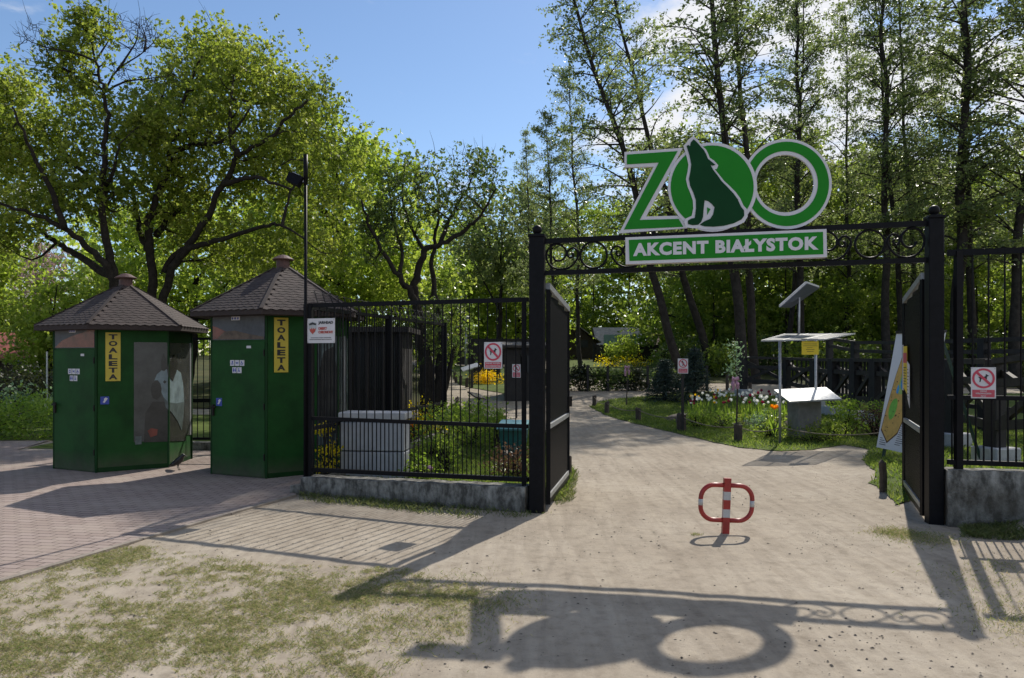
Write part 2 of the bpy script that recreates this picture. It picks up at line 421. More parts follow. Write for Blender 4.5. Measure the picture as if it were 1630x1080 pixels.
# ------------------------------------------------------------------ ground
def sand_mat():
    m = bpy.data.materials.new('sand'); m.use_nodes = True; nt = m.node_tree; b = nt.nodes['Principled BSDF']; L = nt.links.new
    tc = nt.nodes.new('ShaderNodeTexCoord')
    def noise(sc, det, ro, vec=None, dist=0):
        n = nt.nodes.new('ShaderNodeTexNoise'); n.inputs['Scale'].default_value = sc; n.inputs['Detail'].default_value = det; n.inputs['Roughness'].default_value = ro
        n.inputs['Distortion'].default_value = dist; L(vec or tc.outputs['Object'], n.inputs['Vector']); return n.outputs['Fac']
    def ramp(fac, stops):
        r = nt.nodes.new('ShaderNodeValToRGB'); e = r.color_ramp.elements
        e[0].position, e[0].color = stops[0][0], (*stops[0][1], 1); e[1].position, e[1].color = stops[-1][0], (*stops[-1][1], 1)
        for p, c in stops[1:-1]: x = e.new(p); x.color = (*c, 1)
        L(fac, r.inputs['Fac']); return r.outputs['Color']
    def mix(f, a, bb, mode='MIX'):
        x = nt.nodes.new('ShaderNodeMix'); x.data_type = 'RGBA'; x.blend_type = mode
        if isinstance(f, float): x.inputs[0].default_value = f
        else: L(f, x.inputs[0])
        L(a, x.inputs[6]); L(bb, x.inputs[7]); return x.outputs[2]
    base = ramp(noise(.55, 6, .6), [(.3, (.295, .249, .196)), (.5, (.352, .302, .240)), (.72, (.405, .354, .287))])
    mid = ramp(noise(7, 8, .75), [(.30, (.70, .685, .66)), (.5, (.98, .98, .98)), (.7, (1.10, 1.09, 1.07))])
    c = mix(1.0, base, mid, 'MULTIPLY')
    mp = nt.nodes.new('ShaderNodeMapping'); mp.inputs['Rotation'].default_value = (0, 0, R(-14)); mp.inputs['Scale'].default_value = (3.0, .22, 1); L(tc.outputs['Object'], mp.inputs['Vector'])
    tr = ramp(noise(2.6, 5, .6, mp.outputs['Vector'], .6), [(.36, (.86, .85, .84)), (.55, (1, 1, 1)), (.75, (1.06, 1.06, 1.05))])
    c = mix(1.0, c, tr, 'MULTIPLY')
    sp = ramp(noise(85, 3, .7), [(.27, (.42, .38, .34)), (.37, (1, 1, 1)), (.70, (1, 1, 1)), (.80, (1.25, 1.24, 1.2))])
    c = mix(1.0, c, sp, 'MULTIPLY')
    sf_ = nt.nodes.new('ShaderNodeMapping'); sf_.inputs['Rotation'].default_value = (0, 0, R(35)); sf_.inputs['Scale'].default_value = (4.2, 2.0, 1); L(tc.outputs['Object'], sf_.inputs['Vector'])
    vo = nt.nodes.new('ShaderNodeTexVoronoi'); vo.inputs['Scale'].default_value = 1.3; vo.inputs['Randomness'].default_value = 1.0; L(sf_.outputs['Vector'], vo.inputs['Vector'])
    fp_ = ramp(vo.outputs['Distance'], [(.10, (.80, .79, .78)), (.24, (1, 1, 1)), (.30, (1.05, 1.05, 1.04)), (.38, (1, 1, 1))])
    c = mix(.55, c, fp_, 'MULTIPLY')
    sxy = nt.nodes.new('ShaderNodeSeparateXYZ'); L(tc.outputs['Object'], sxy.inputs[0])
    def mm(op, a, bb=None, cc=None):
        n = nt.nodes.new('ShaderNodeMath'); n.operation = op
        for i, v in enumerate((a, bb, cc)):
            if v is None: continue
            if isinstance(v, (int, float)): n.inputs[i].default_value = v
            else: L(v, n.inputs[i])
        return n.outputs[0]
    wob = mm('MULTIPLY', mm('SUBTRACT', noise(.5, 2, .5), .5), .5); brk = noise(2.2, 4, .6); trk = None
    for x0, sl, hw_ in ((-.62, .150, .035), (-.44, .152, .030), (.72, .168, .04), (.98, .170, .035), (2.9, .10, .05), (1.75, .02, .04)):
        d = mm('ABSOLUTE', mm('SUBTRACT', mm('ADD', sxy.outputs[0], wob), mm('MULTIPLY_ADD', sxy.outputs[1], sl, x0)))
        k1 = mm('SUBTRACT', 1.0, mm('MINIMUM', mm('DIVIDE', d, hw_), 1.0)); trk = k1 if trk is None else mm('MAXIMUM', trk, k1)
    trk = mm('MULTIPLY', trk, mm('MINIMUM', mm('MAXIMUM', mm('MULTIPLY', mm('SUBTRACT', brk, .38), 5.0), 0.0), 1.0))
    tm = nt.nodes.new('ShaderNodeMix'); tm.data_type = 'RGBA'; L(mm('MULTIPLY', trk, .30), tm.inputs[0]); L(c, tm.inputs[6]); tm.inputs[7].default_value = (.21, .175, .14, 1); c = tm.outputs[2]
    L(c, b.inputs['Base Color']); b.inputs['Roughness'].default_value = .95; b.inputs['Specular IOR Level'].default_value = .15
    bp = nt.nodes.new('ShaderNodeBump'); bp.inputs['Strength'].default_value = .34; bp.inputs['Distance'].default_value = .018
    h = nt.nodes.new('ShaderNodeMath'); h.operation = 'ADD'; L(noise(26, 9, .75), h.inputs[0])
    h2 = nt.nodes.new('ShaderNodeMath'); h2.operation = 'MULTIPLY'; h2.inputs[1].default_value = 1.6; L(noise(5, 4, .6), h2.inputs[0]); L(h2.outputs[0], h.inputs[1])
    L(h.outputs[0], bp.inputs['Height']); L(bp.outputs['Normal'], b.inputs['Normal'])
    return m

def paver_mat():
    m = bpy.data.materials.new('paver'); m.use_nodes = True; nt = m.node_tree; b = nt.nodes['Principled BSDF']; L = nt.links.new
    tc = nt.nodes.new('ShaderNodeTexCoord'); mp = nt.nodes.new('ShaderNodeMapping'); mp.inputs['Rotation'].default_value = (0, 0, R(12)); L(tc.outputs['Object'], mp.inputs['Vector'])
    br = nt.nodes.new('ShaderNodeTexBrick'); br.inputs['Scale'].default_value = 1; br.inputs['Brick Width'].default_value = .20; br.inputs['Row Height'].default_value = .10
    br.inputs['Mortar Size'].default_value = .0065; br.inputs['Mortar Smooth'].default_value = .3; br.inputs['Color1'].default_value = (.325, .262, .235, 1); br.inputs['Color2'].default_value = (.275, .215, .19, 1); br.inputs['Mortar'].default_value = (.085, .065, .055, 1)
    L(mp.outputs['Vector'], br.inputs['Vector'])
    n = nt.nodes.new('ShaderNodeTexNoise'); n.inputs['Scale'].default_value = 1.6; n.inputs['Detail'].default_value = 9; n.inputs['Roughness'].default_value = .7; L(tc.outputs['Object'], n.inputs['Vector'])
    r = nt.nodes.new('ShaderNodeValToRGB'); r.color_ramp.elements[0].position = .47; r.color_ramp.elements[0].color = (.03, .03, .03, 1); r.color_ramp.elements[1].position = .78; r.color_ramp.elements[1].color = (.7, .7, .7, 1)
    L(n.outputs['Fac'], r.inputs['Fac'])
    x = nt.nodes.new('ShaderNodeMix'); x.data_type = 'RGBA'; L(r.outputs['Color'], x.inputs[0]); L(br.outputs['Color'], x.inputs[6]); x.inputs[7].default_value = (.40, .34, .28, 1)
    L(x.outputs[2], b.inputs['Base Color']); b.inputs['Roughness'].default_value = .9; b.inputs['Specular IOR Level'].default_value = .2
    bp = nt.nodes.new('ShaderNodeBump'); bp.inputs['Strength'].default_value = .5; bp.inputs['Distance'].default_value = .006; bp.invert = True
    L(br.outputs['Fac'], bp.inputs['Height']); L(bp.outputs['Normal'], b.inputs['Normal'])
    return m

def roofmat():
    m = bpy.data.materials.new('shingle'); m.use_nodes = True; nt = m.node_tree; b = nt.nodes['Principled BSDF']; L = nt.links.new
    at = nt.nodes.new('ShaderNodeAttribute'); at.attribute_name = 'v'
    tc = nt.nodes.new('ShaderNodeTexCoord'); n = nt.nodes.new('ShaderNodeTexNoise'); n.inputs['Scale'].default_value = 26; n.inputs['Detail'].default_value = 7; L(tc.outputs['Object'], n.inputs['Vector'])
    r = nt.nodes.new('ShaderNodeValToRGB'); r.color_ramp.elements[0].color = (.025, .017, .015, 1); r.color_ramp.elements[1].color = (.062, .043, .038, 1)
    ad = nt.nodes.new('ShaderNodeMath'); ad.operation = 'MULTIPLY_ADD'; ad.inputs[1].default_value = .5; L(at.outputs['Fac'], ad.inputs[0]); sc = nt.nodes.new('ShaderNodeMath'); sc.operation = 'MULTIPLY'; sc.inputs[1].default_value = .6; L(n.outputs['Fac'], sc.inputs[0]); L(sc.outputs[0], ad.inputs[2])
    L(ad.outputs[0], r.inputs['Fac']); L(r.outputs['Color'], b.inputs['Base Color']); b.inputs['Roughness'].default_value = .85
    return m
M['sand'] = sand_mat(); M['paver'] = paver_mat(); M['shingle'] = roofmat()
M['kerb'] = mat('kerb', (.26, .225, .19), .95, 0, .2, 4, .3, 40, .2)
M['lawn'] = mat('lawn', (.055, .085, .018), .95, 0, 0, 1.6, .6, 30, .1, (.11, .14, .035))
M['forest_floor'] = mat('forest_floor', (.035, .045, .016), .95, 0, 0, .5, .5, 12, .1, (.09, .085, .035))

def axis(parts):
    a = []
    for lo, hi, st in parts:
        x = lo
        while x < hi - 1e-6: a.append(x); x += st
    a.append(parts[-1][1]); return a
xs = axis([(-300, -60, 40), (-60, -16, 4), (-16, -9, .7), (-9, 8, .17), (8, 16, .7), (16, 60, 4), (60, 300, 40)])
ys = axis([(-40, 0, 8), (0, 3, .75), (3, 15, .17), (15, 30, .6), (30, 80, 2.5), (80, 400, 40)])
nx, ny = len(xs), len(ys)
hx = [[(random.random() - .5) * .010 if (abs(x) < 9 and 3 < y < 15) else 0 for x in xs] for y in ys]
gv = [(x, y, terr(x, y) + hx[j][i]) for j, y in enumerate(ys) for i, x in enumerate(xs)]
gf = [(j * nx + i, j * nx + i + 1, (j + 1) * nx + i + 1, (j + 1) * nx + i) for j in range(ny - 1) for i in range(nx - 1)]
g = MB().add(gv, gf).build('ground', M['sand'], smooth=True, kind='structure')

def inpoly(x, y, poly):
    c = False; n = len(poly)
    for i in range(n):
        (x1, y1), (x2, y2) = poly[i], poly[i - 1]
        if (y1 > y) != (y2 > y) and x < (x2 - x1) * (y - y1) / (y2 - y1) + x1: c = not c
    return c

def ragged(poly, step, amp, rng):
    out = []
    for i in range(len(poly)):
        a, b = Vector(poly[i]), Vector(poly[(i + 1) % len(poly)]); n = max(1, int((b - a).length / step))
        for k in range(n):
            p = a.lerp(b, k / n); out.append((p.x + rng.uniform(-amp, amp), p.y + rng.uniform(-amp, amp)))
    return out

def drape(name, poly, dz, m, step=.6, edge=.25, amp=.05):
    poly = [(p[0], p[1]) for p in poly]; rp = ragged(poly, edge, amp, random)
    x0, x1 = min(p[0] for p in rp), max(p[0] for p in rp); y0, y1 = min(p[1] for p in rp), max(p[1] for p in rp)
    pts = [Vector(p) for p in rp]; n = len(pts)
    y = y0 + step / 2
    while y < y1:
        x = x0 + step / 2
        while x < x1:
            if inpoly(x, y, rp): pts.append(Vector((x, y)))
            x += step
        y += step
    ov, oe, of, *_ = delaunay_2d_cdt(pts, [(i, (i + 1) % n) for i in range(n)], [], 1, 1e-5)
    fs = []
    for f in of:
        f = list(f); ar = sum(ov[f[i - 1]].x * ov[f[i]].y - ov[f[i]].x * ov[f[i - 1]].y for i in range(len(f)))
        if ar < 0: f.reverse()
        fs.append(f)
    MB().add([(p.x, p.y, terr(p.x, p.y) + dz) for p in ov], fs).build(name, m, smooth=True, kind='structure')
    return rp

def g2(*pts): return [(lambda q: (q.x, q.y))(G(*p)) for p in pts]

KERB = [(-2.70, 9.62), (-3.47, 7.24), (-3.92, 5.9), (-5.3, 1.9)]
pave_poly = KERB + [(-18, 1.9), (-18, 14.5), (-9.4, 15.9), (-9.0, 14.2), (-3.0, 14.2), (-2.62, 9.95)]
drape('pavement', pave_poly, .016, M['paver'], .8, .6, 0)
k = MB()
for a, b in zip(KERB, KERB[1:]):
    n = max(1, int((Vector(b) - Vector(a)).length / 1.0))
    for i in range(n):
        p, q = Vector(a).lerp(Vector(b), (i + .006) / n), Vector(a).lerp(Vector(b), (i + .994) / n)
        k.bar((p.x + .03, p.y, terr(*p) + .0), (q.x + .03, q.y, terr(*q) + .0), .06, .044)
k.build('kerb', M['kerb'], kind='structure')

lawn_left = [(.22, 9.1), (.62, 9.3)] + g2((915, 757), (893, 706), (845, 676), (792, 670), (756, 662), (728, 650), (716, 642)) + [(-1.5, 17.6), (-1.55, 17.0), (-2.5, 10.2)]
drape('lawn', lawn_left, .012, M['lawn'])
lawn_beds = [(-2.58, 10.3), (-1.55, 17.3), (-1.75, 21.5), (-14, 24), (-14, 16.4), (-9.2, 15.9), (-9.0, 14.5), (-3.0, 14.5)]
drape('lawn', lawn_beds, .008, M['lawn'], 1.0, .4)
isl = g2((938, 648), (965, 662), (1015, 676), (1085, 692), (1130, 703), (1175, 713), (1240, 719), (1290, 717), (1345, 709), (1385, 717), (1372, 735), (1392, 752), (1388, 770), (1408, 786), (1432, 806))
lawn_right = isl + [(5.0, 9.4), (5.0, 8.3), (26, 8.3), (26, 30), (11, 30)] + g2((1245, 632), (1140, 625), (1070, 627), (1000, 634), (955, 640))
drape('lawn', lawn_right, .012, M['lawn'])
far_lawn = g2((868, 604), (1000, 603), (1140, 602), (1160, 585), (1150, 574), (880, 574))
drape('lawn', far_lawn, .03, M['lawn'], 1.5, .8, .1)
drape('forest_floor', [(8, 36), (26, 30.4), (120, 30), (120, 150), (2, 150), (3, 62), (9, 60)], .03, M['forest_floor'], 4, 2, .3)
drape('forest_floor', [(-2.6, 25), (-120, 25), (-120, 150), (-9, 150), (-8, 60), (-4.5, 40)], .03, M['forest_floor'], 4, 2, .3)
drape('lawn', g2((718, 598), (728, 612), (760, 620), (842, 636), (862, 625), (862, 590), (760, 582), (722, 583)), .02, M['lawn'], 1.2, .6, .08)

# ------------------------------------------------------------------ grass blades
def vnoise(x, y, s, seed=0):
    def h(i, j): return (math.sin(i * 127.1 + j * 311.7 + seed * 74.7) * 43758.5453) % 1.0
    x /= s; y /= s; i, j = math.floor(x), math.floor(y); u, v = x - i, y - j; u = u * u * (3 - 2 * u); v = v * v * (3 - 2 * v)
    return (h(i, j) * (1 - u) + h(i + 1, j) * u) * (1 - v) + (h(i, j + 1) * (1 - u) + h(i + 1, j + 1) * u) * v

def blades(name, pts, hts, m, label, rng, w=.006, cat='grass', lean=.5):
    pts = np.asarray(pts, float); n = len(pts); h = np.asarray(hts, float)[:, None]
    a = rng.uniform(0, 2 * math.pi, n); d = np.stack([np.cos(a), np.sin(a), np.zeros(n)], 1)
    a2 = rng.uniform(0, 2 * math.pi, n); l = np.stack([np.cos(a2), np.sin(a2), np.zeros(n)], 1) * rng.uniform(.1, lean * 1.8, (n, 1)) * h
    V = np.empty((n, 4, 3)); up = np.array([0, 0, 1.0])[None]
    V[:, 0] = pts - d * w; V[:, 1] = pts + d * w; V[:, 2] = pts + l * .4 + up * h * .6 + d * w * .7; V[:, 3] = pts + l + up * h
    np_mesh(name, V.reshape(-1, 3), 4, m, rng.uniform(0, 1, n), label=label, cat=cat, kind='stuff')

rg = np.random.default_rng(5)
def tufted(pts, per, r, rng):
    p = np.repeat(np.asarray(pts, float), per, axis=0); d = rng.normal(0, 1, (len(p), 2)) * np.repeat(rng.uniform(.4, 1.5, len(pts)) * r, per)[:, None]
    p[:, 0] += d[:, 0]; p[:, 1] += d[:, 1]; return p
def scatter(poly, n, dens, rng):
    xs_ = [p[0] for p in poly]; ys_ = [p[1] for p in poly]; out = []
    X = rng.uniform(min(xs_), max(xs_), n); Y = rng.uniform(min(ys_), max(ys_), n); U = rng.uniform(0, 1, n)
    for x, y, u in zip(X, Y, U):
        if inpoly(x, y, poly) and u < dens(x, y): out.append((x, y, terr(x, y) + .004))
    return out
# foreground: thin dry lawn worn down to sand
fore = [(-3.45, 7.0)] + g2((255, 872), (430, 900), (640, 905), (765, 942), (742, 1012), (690, 1030), (600, 1100), (300, 1160), (-60, 1160), (-60, 950)) + [(-3.9, 5.8)]
def fd(x, y):
    a = vnoise(x, y, 1.1, 1) * .30 + vnoise(x, y, .33, 2) * .34 + vnoise(x, y, .13, 3) * .36 + vnoise(x, y, .06, 6) * .22
    edge = .20 * sstep(.9, 0, abs((x + 3.47) - (y - 7.24) * .35))
    return max(0, min(1, (a + edge - .425 - .09 * sstep(-1.6, .6, x)) * 1.7)) ** 1.6
pts = tufted(scatter(fore, 30000, fd, rg), 15, .018, rg)
blades('sparse_grass', pts, rg.uniform(.006, .021, len(pts)), M['grass_dry'], 'sparse half dry grass worn down to sand in the left foreground', rg, .0019, lean=1.3)
# loose tufts beyond its edge and round the gate feet
cl = []
for px, py, r, n in [(790, 958, .18, 160), (735, 955, .2, 180), (700, 930, .22, 160), (620, 1000, .3, 420), (690, 1000, .2, 300), (770, 965, .12, 160), (1640, 1000, .2, 200), (1600, 985, .15, 120), (1585, 900, .12, 90), (1560, 920, .2, 120), (1600, 960, .2, 120),
                     (1110, 852, .03, 25), (1435, 850, .14, 350), (1470, 858, .16, 500), (1410, 848, .08, 100)]:
    c = G(px, py)
    for _ in range(n * 3):
        a = rg.normal(0, r, 2); cl.append((c.x + a[0], c.y + a[1], terr(c.x + a[0], c.y + a[1])))
blades('grass_tufts', cl, rg.uniform(.008, .028, len(cl)), M['grass_dry'], 'loose tufts of grass on the bare sand near the gate', rg, .002, lean=1.1)
# strip along the left footing, patch by the right one, verges
strip = [(-2.65, 9.7), (-2.5, 9.2), (-1.5, 8.8), (-.6, 8.3), (.1, 8.3), (.45, 8.5), (.2, 8.75)]
pts = scatter(strip, 14000, lambda x, y: max(0, .95 * vnoise(x, y, .22, 8) - .08) * (1 - .6 * sstep(.12, .5, (9.5 - .36 * (x + 2.6)) - y)), rg)
rgt = [(4.5, 7.75), (4.2, 7.35), (4.8, 7.1), (5.0, 6.4), (5.3, 5.6), (6.6, 5.2), (7.5, 7.0)]
pts += scatter(rgt, 80000, lambda x, y: max(0, (vnoise(x, y, .45, 9) * .8 + vnoise(x, y, .12, 4) * .45 - .33)) * 2.8, rg)
pts += scatter([(.5, 8.9), (.72, 9.2), (.95, 11.2), (1.0, 11.7), (.6, 11.8)], 4000, lambda x, y: .55, rg)
blades('grass_verge', pts, rg.uniform(.02, .07, len(pts)), M['grass'], 'short grass verge along the fence footings', rg, .0035, lean=.8)
# mown lawns
pts = scatter(lawn_left, 60000, lambda x, y: .9, rg) + scatter([(-2.58, 10.3), (-1.55, 17.3), (-4, 17.3), (-6, 14.6), (-3.0, 14.5)], 14000, lambda x, y: .9, rg)
inner = isl + [(5.0, 9.4), (5.0, 8.3), (13, 8.3), (13, 24)] + g2((1245, 632), (1140, 625), (1070, 627), (1000, 634), (955, 640))
pts += scatter(inner, 130000, lambda x, y: .55 + .45 * vnoise(x, y, .6, 3), rg)
blades('lawn_grass', pts, rg.uniform(.03, .085, len(pts)), M['grass_lawn'], 'short green lawn grass inside the zoo grounds', rg, .009, lean=.7)

# pebbles and twig litter on the sand
pb = MB(); nb = 0
for _ in range(10000):
    x, y = random.uniform(-4.5, 5.8), 3.9 + 8.5 * random.random() ** 1.6
    if x < -3.4 + (y - 7.2) * .35: continue
    if vnoise(x, y, .5, 5) * .7 + vnoise(x, y, .17, 6) * .4 < .35 + random.random() * .5 - .12 * sstep(0, 4, x) * sstep(7.5, 5, y): continue
    s = random.choice((.002, .0025, .003, .0035, .004, .005, .007)) * random.uniform(.7, 1.3); z = terr(x, y) + s * .3
    a = random.uniform(0, 6.28); e = random.uniform(1, 2.2)
    q = [Vector((math.cos(a + t) * s * e, math.sin(a + t) * s, 0)) for t in (0, 1.6, 3.1, 4.7)]; c = Vector((x, y, z))
    pb.add([c + v for v in q] + [c + Vector((0, 0, s * .8))], [(0, 1, 4), (1, 2, 4), (2, 3, 4), (3, 0, 4)])
pb.build('pebbles', M['pebble'], label='dark pebbles and bits of litter scattered on the sand', cat='pebbles', kind='stuff')

# ------------------------------------------------------------------ entrance gate
GL, GR = (.28, 8.63), (4.31, 7.97)
gp = Plane(GL, GR); GW = gp.len
gate = empty('entrance_gate', (GL[0], GL[1], 0), 'black wrought iron gate with scrollwork arch and both leaves standing open', 'gate')
for (x, y), w, top in ((GL, .165, 3.03), (GR, .145, 3.12)):
    b = MB().box((x, y, top / 2 - .1), (w, w, top + .2), math.atan2(gp.u.y, gp.u.x), .008)
    b.box((x, y, top + .012), (w + .02, w + .02, .03), math.atan2(gp.u.y, gp.u.x), .004)
    post = b.build('gate_post', M['iron'], gate)
    prof = [(.03, top + .02), (.032, top + .04)] + [(.053 * math.sin(t), top + .085 - .053 * math.cos(t)) for t in [.5 + i * (math.pi - .52) / 9 for i in range(10)]]
    MB().lathe((x, y, 0), prof, 18).build('finial', M['iron'], post, smooth=True)
zt0, zt1, zb0, zb1 = 2.985, 3.075, 2.635, 2.70
MB().bar(gp.pt(.08, zt0), gp.pt(GW - .07, zt1), .05, .055).build('top_rail', M['iron'], gate)
MB().bar(gp.pt(.08, zb0), gp.pt(GW - .07, zb1), .05, .05).build('bottom_rail', M['iron'], gate)
def scroll_pts(a0, mir, w):
    raw = [(85, 165), (110, 215), (165, 230), (220, 200), (250, 130), (225, 60), (150, 10), (75, 20), (15, 90), (0, 170), (25, 255), (90, 320), (190, 345), (290, 320), (360, 250), (400, 165), (385, 105), (335, 68), (280, 95), (262, 145), (290, 190), (330, 180), (335, 145), (315, 135)]
    h = .31; s = h / 350.0
    out = []
    for x, y in raw:
        a = (x if not mir else 400 - x) * s * 1.0
        a = a0 + a; f = a / GW; zt = zt0 + (zt1 - zt0) * f - .03; zb = zb0 + (zb1 - zb0) * f + .028
        out.append(gp.pt(a, zt + (zb - zt) * (y / 350.0)))
    return spline(out, 3)
def ring_pts(ac):
    f = ac / GW; zc = (zt0 + zb0) / 2 + f * ((zt1 + zb1) - (zt0 + zb0)) / 2; r = (zt0 - zb0) / 2 - .03
    return [gp.pt(ac + r * math.cos(t), zc + r * math.sin(t)) for t in [2 * math.pi * i / 28 for i in range(28)]]
sL, sR = gp.hit(995, 395)[0], gp.hit(1313, 395)[0]
step = (sL - .1) / 3.0
rr = GW - .09
for p_ in (scroll_pts(.10, False, step), scroll_pts(.10 + .71, True, step), scroll_pts(rr - .36, True, step), scroll_pts(rr - .36 - .35 - .36, False, step)): MB().tube(p_, .0125, 6).build('scroll', M['iron'], gate, smooth=True)
for p_ in (ring_pts(.10 + .36 + .16), ring_pts(rr - .36 - .17)): MB().tube(p_, .0125, 6, True).build('ring', M['iron'], gate, smooth=True)

def leaf(h0, h1, zt_near, zt_far, z0, mirror):
    pl = Plane(h0, h1); Wd = pl.len; ir = MB()
    zb, t = z0, .05
    ztop = lambda a: zt_near + (zt_far - zt_near) * a / Wd
    def stile(a, zt): return MB().bar(pl.pt(a, zb), pl.pt(a, zt - .03), t)
    fr_ = stile(t / 2, ztop(0))
    fr_.bar(pl.pt(t, zb + .03), pl.pt(Wd - t, zb + .03), .04, .055); fr_.bar(pl.pt(Wd - t / 2, zb), pl.pt(Wd - t / 2, ztop(Wd) - .03), t)
    fr_ = fr_.build('gate_leaf', M['iron'], gate)
    MB().bar(pl.pt(t, zb + .87), pl.pt(Wd - t, zb + .87), .045, .05).build('mid_rail', M['steel_grey'], fr_)
    MB().bar(pl.pt(0, ztop(0)), pl.pt(Wd, ztop(Wd)), .055, .07).build('top_rail', M['steel_grey'], fr_)
    MB().bar(pl.pt(t, zb + .09), pl.pt(Wd - t, zb + .09), .045, .055).build('bottom_rail', M['steel_grey'], fr_)
    ms = MB(); sp = .046
    def clip(a0, z0_, a1, z1_, lo, hi):      # clip a segment to the field between two rails
        pts = []
        n = 60
        for i in range(n + 1):
            a = a0 + (a1 - a0) * i / n; z = z0_ + (z1_ - z0_) * i / n
            if t <= a <= Wd - t and lo(a) <= z <= hi(a): pts.append((a, z))
        return pts
    for lo, hi in ((lambda a: zb + .06, lambda a: zb + .845), (lambda a: zb + .895, lambda a: ztop(a) - .035)):
        c = -2.6
        while c < Wd + 2.6:
            for sg in (1, -1):
                pts = clip(c, zb, c + sg * 2.6, zb + 2.6, lo, hi)
                if len(pts) > 1: ms.bar(pl.pt(*pts[0], .004 * sg), pl.pt(*pts[-1], .004 * sg), .019, .003, up=pl.n)
            c += sp
    ms.build('mesh_infill', M['iron'], fr_)
    hb = MB(); hb.box(pl.pt(Wd - .03, zb + 1.05, .035), (.05, .05, .14), 0, .004); hb.build('lock_box', M['iron_warm'], fr_)
    return pl
leaf((.40, 8.72), (.76, 10.62), 2.50, 2.36, .06, False)
rl = leaf((4.27, 8.10), (4.91, 9.76), 2.55, 2.41, .06, True)

# notices stuck on the open right leaf
n0 = rl.hit(1441, 600)[0]; nb_ = Fr(rl.pt(0, 0, -.03), -rl.u, (0, 0, 1))
nt_ = empty('notice_sheets', rl.pt(1.25, 1.45, -.03), 'torn yellow and white paper notices stuck on the open right gate leaf', 'notice')
MB().sheet(nb_, -1.72, 1.30, -1.62, 1.86, 0, .003).build('paper_sheet', M['sign_white'], nt_)
MB().prism(nb_, [(-1.60, 1.34), (-1.22, 1.27), (-1.22, 1.84), (-1.60, 1.84)], 0, .004).build('paper_sheet', M['yellow_notice'], nt_)
MB().sheet(nb_, -1.60, 1.64, -1.22, 1.76, .005, .007).build('printed_band', M['pink_band'], nt_)
MB().prism(nb_, [(-1.20, 1.24), (-.96, 1.12), (-.96, 1.62), (-1.20, 1.66)], 0, .003).build('paper_sheet', M['sign_white'], nt_)
tx = MB()
for i in range(7): tx.sheet(nb_, -1.56, 1.38 + i * .033, -1.28 - .05 * (i % 2), 1.39 + i * .033, .005, .0065)
for i in range(9): tx.sheet(nb_, -1.18, 1.24 + i * .04, -1.0 - .04 * (i % 3), 1.248 + i * .04, .004, .0055)
tx.build('print_lines', M['black'], nt_)

# ------------------------------------------------------------------ ZOO letters over the gate (traced on the plane of the gate)
SP = Plane((GL[0] - gp.n.x * -.07, GL[1] + gp.n.y * .07), (GR[0] + gp.n.x * .07, GR[1] + gp.n.y * .07))
def zp(lst):
    out = []
    for x, y in lst: out.append(SP.hit(820 + x * .3313, 200 + y * .3313))
    return out
sf = Fr(SP.o, SP.u, (0, 0, 1))
zoo = empty('letter_sign', sf(sL + 1.0, 3.06), 'green zoo letters with white rims and a howling wolf standing above the gate beam', 'sign')
zw = [(525, 127), (805, 107), (735, 240), (628, 437), (800, 433), (830, 492), (498, 518), (666, 197), (525, 201)]
zg = [(537, 140), (781, 123), (598, 454), (786, 449), (808, 487), (523, 500), (690, 178), (537, 187)]
lz = MB().prism(sf, zp(zw), -.045, -.006).build('letter_z', M['white_paint'], zoo)
MB().prism(sf, zp(zg), -.005, .0).build('green_face', M['zoo_green'], lz)
c2, c1 = (1306, 280), (948, 297)
def zc(c, r, ry=None, n=56): return zp(circle(c[0], c[1], r, n, ry))
lo = MB().prism(sf, zc(c2, 217), -.045, -.012, [zc((1298, 278), 139)]).build('letter_ring', M['white_paint'], zoo)
MB().prism(sf, zc(c2, 203), -.011, -.007, [zc((1300, 278), 156)]).build('green_face', M['zoo_green'], lo)
ld = MB().prism(sf, zc(c1, 214), -.006, .012).build('letter_disc', M['white_paint'], zoo)
MB().prism(sf, zc((946, 297), 199), .013, .017).build('green_face', M['zoo_green'], ld)
wolf = [(857, 70), (872, 84), (890, 104), (906, 122), (917, 142), (925, 163), (944, 179), (961, 192), (950, 196), (938, 194), (950, 216), (972, 244), (990, 270), (1020, 300), (1048, 330), (1068, 358), (1084, 394), (1098, 411), (1099, 436), (1086, 454), (1050, 472), (1000, 485), (950, 489), (908, 487), (886, 479), (911, 461), (936, 451), (950, 430), (957, 396), (944, 380), (926, 366), (909, 362), (905, 400), (902, 440), (894, 464), (880, 479), (852, 482), (830, 476), (829, 460), (845, 450), (862, 447), (868, 400), (867, 360), (855, 325), (840, 292), (834, 260), (841, 225), (845, 190), (838, 152), (829, 122), (823, 102), (832, 97), (839, 104), (843, 85)]
def offset(poly, d):
    n = len(poly); out = []; ar = sum(poly[i - 1][0] * poly[i][1] - poly[i][0] * poly[i - 1][1] for i in range(n)); s = 1 if ar > 0 else -1
    for i in range(n):
        a, b, c = Vector(poly[i - 1]), Vector(poly[i]), Vector(poly[(i + 1) % n])
        t = ((b - a).normalized() + (c - b).normalized()); t = t.normalized() if t.length > 1e-6 else Vector((1, 0)); nn = Vector((t.y, -t.x)) * s
        out.append((b.x + nn.x * d, b.y + nn.y * d))
    return out
rim = [(855, 54), (880, 74), (890, 96), (916, 118), (927, 140), (934, 158), (955, 172), (975, 194), (968, 212), (958, 213), (980, 240), (1002, 268), (1028, 292), (1058, 322), (1080, 352), (1095, 386), (1112, 404), (1116, 440), (1100, 466), (1060, 486), (1000, 500), (950, 503), (905, 501), (880, 494), (850, 496), (820, 490), (812, 468), (818, 450), (848, 436), (855, 400), (853, 362), (842, 330), (828, 296), (820, 260), (828, 224), (832, 190), (824, 155), (815, 125), (808, 100), (824, 84), (832, 70)]
wr = MB().prism(sf, zp(rim), .018, .024).build('wolf_rim', M['white_paint'], zoo)
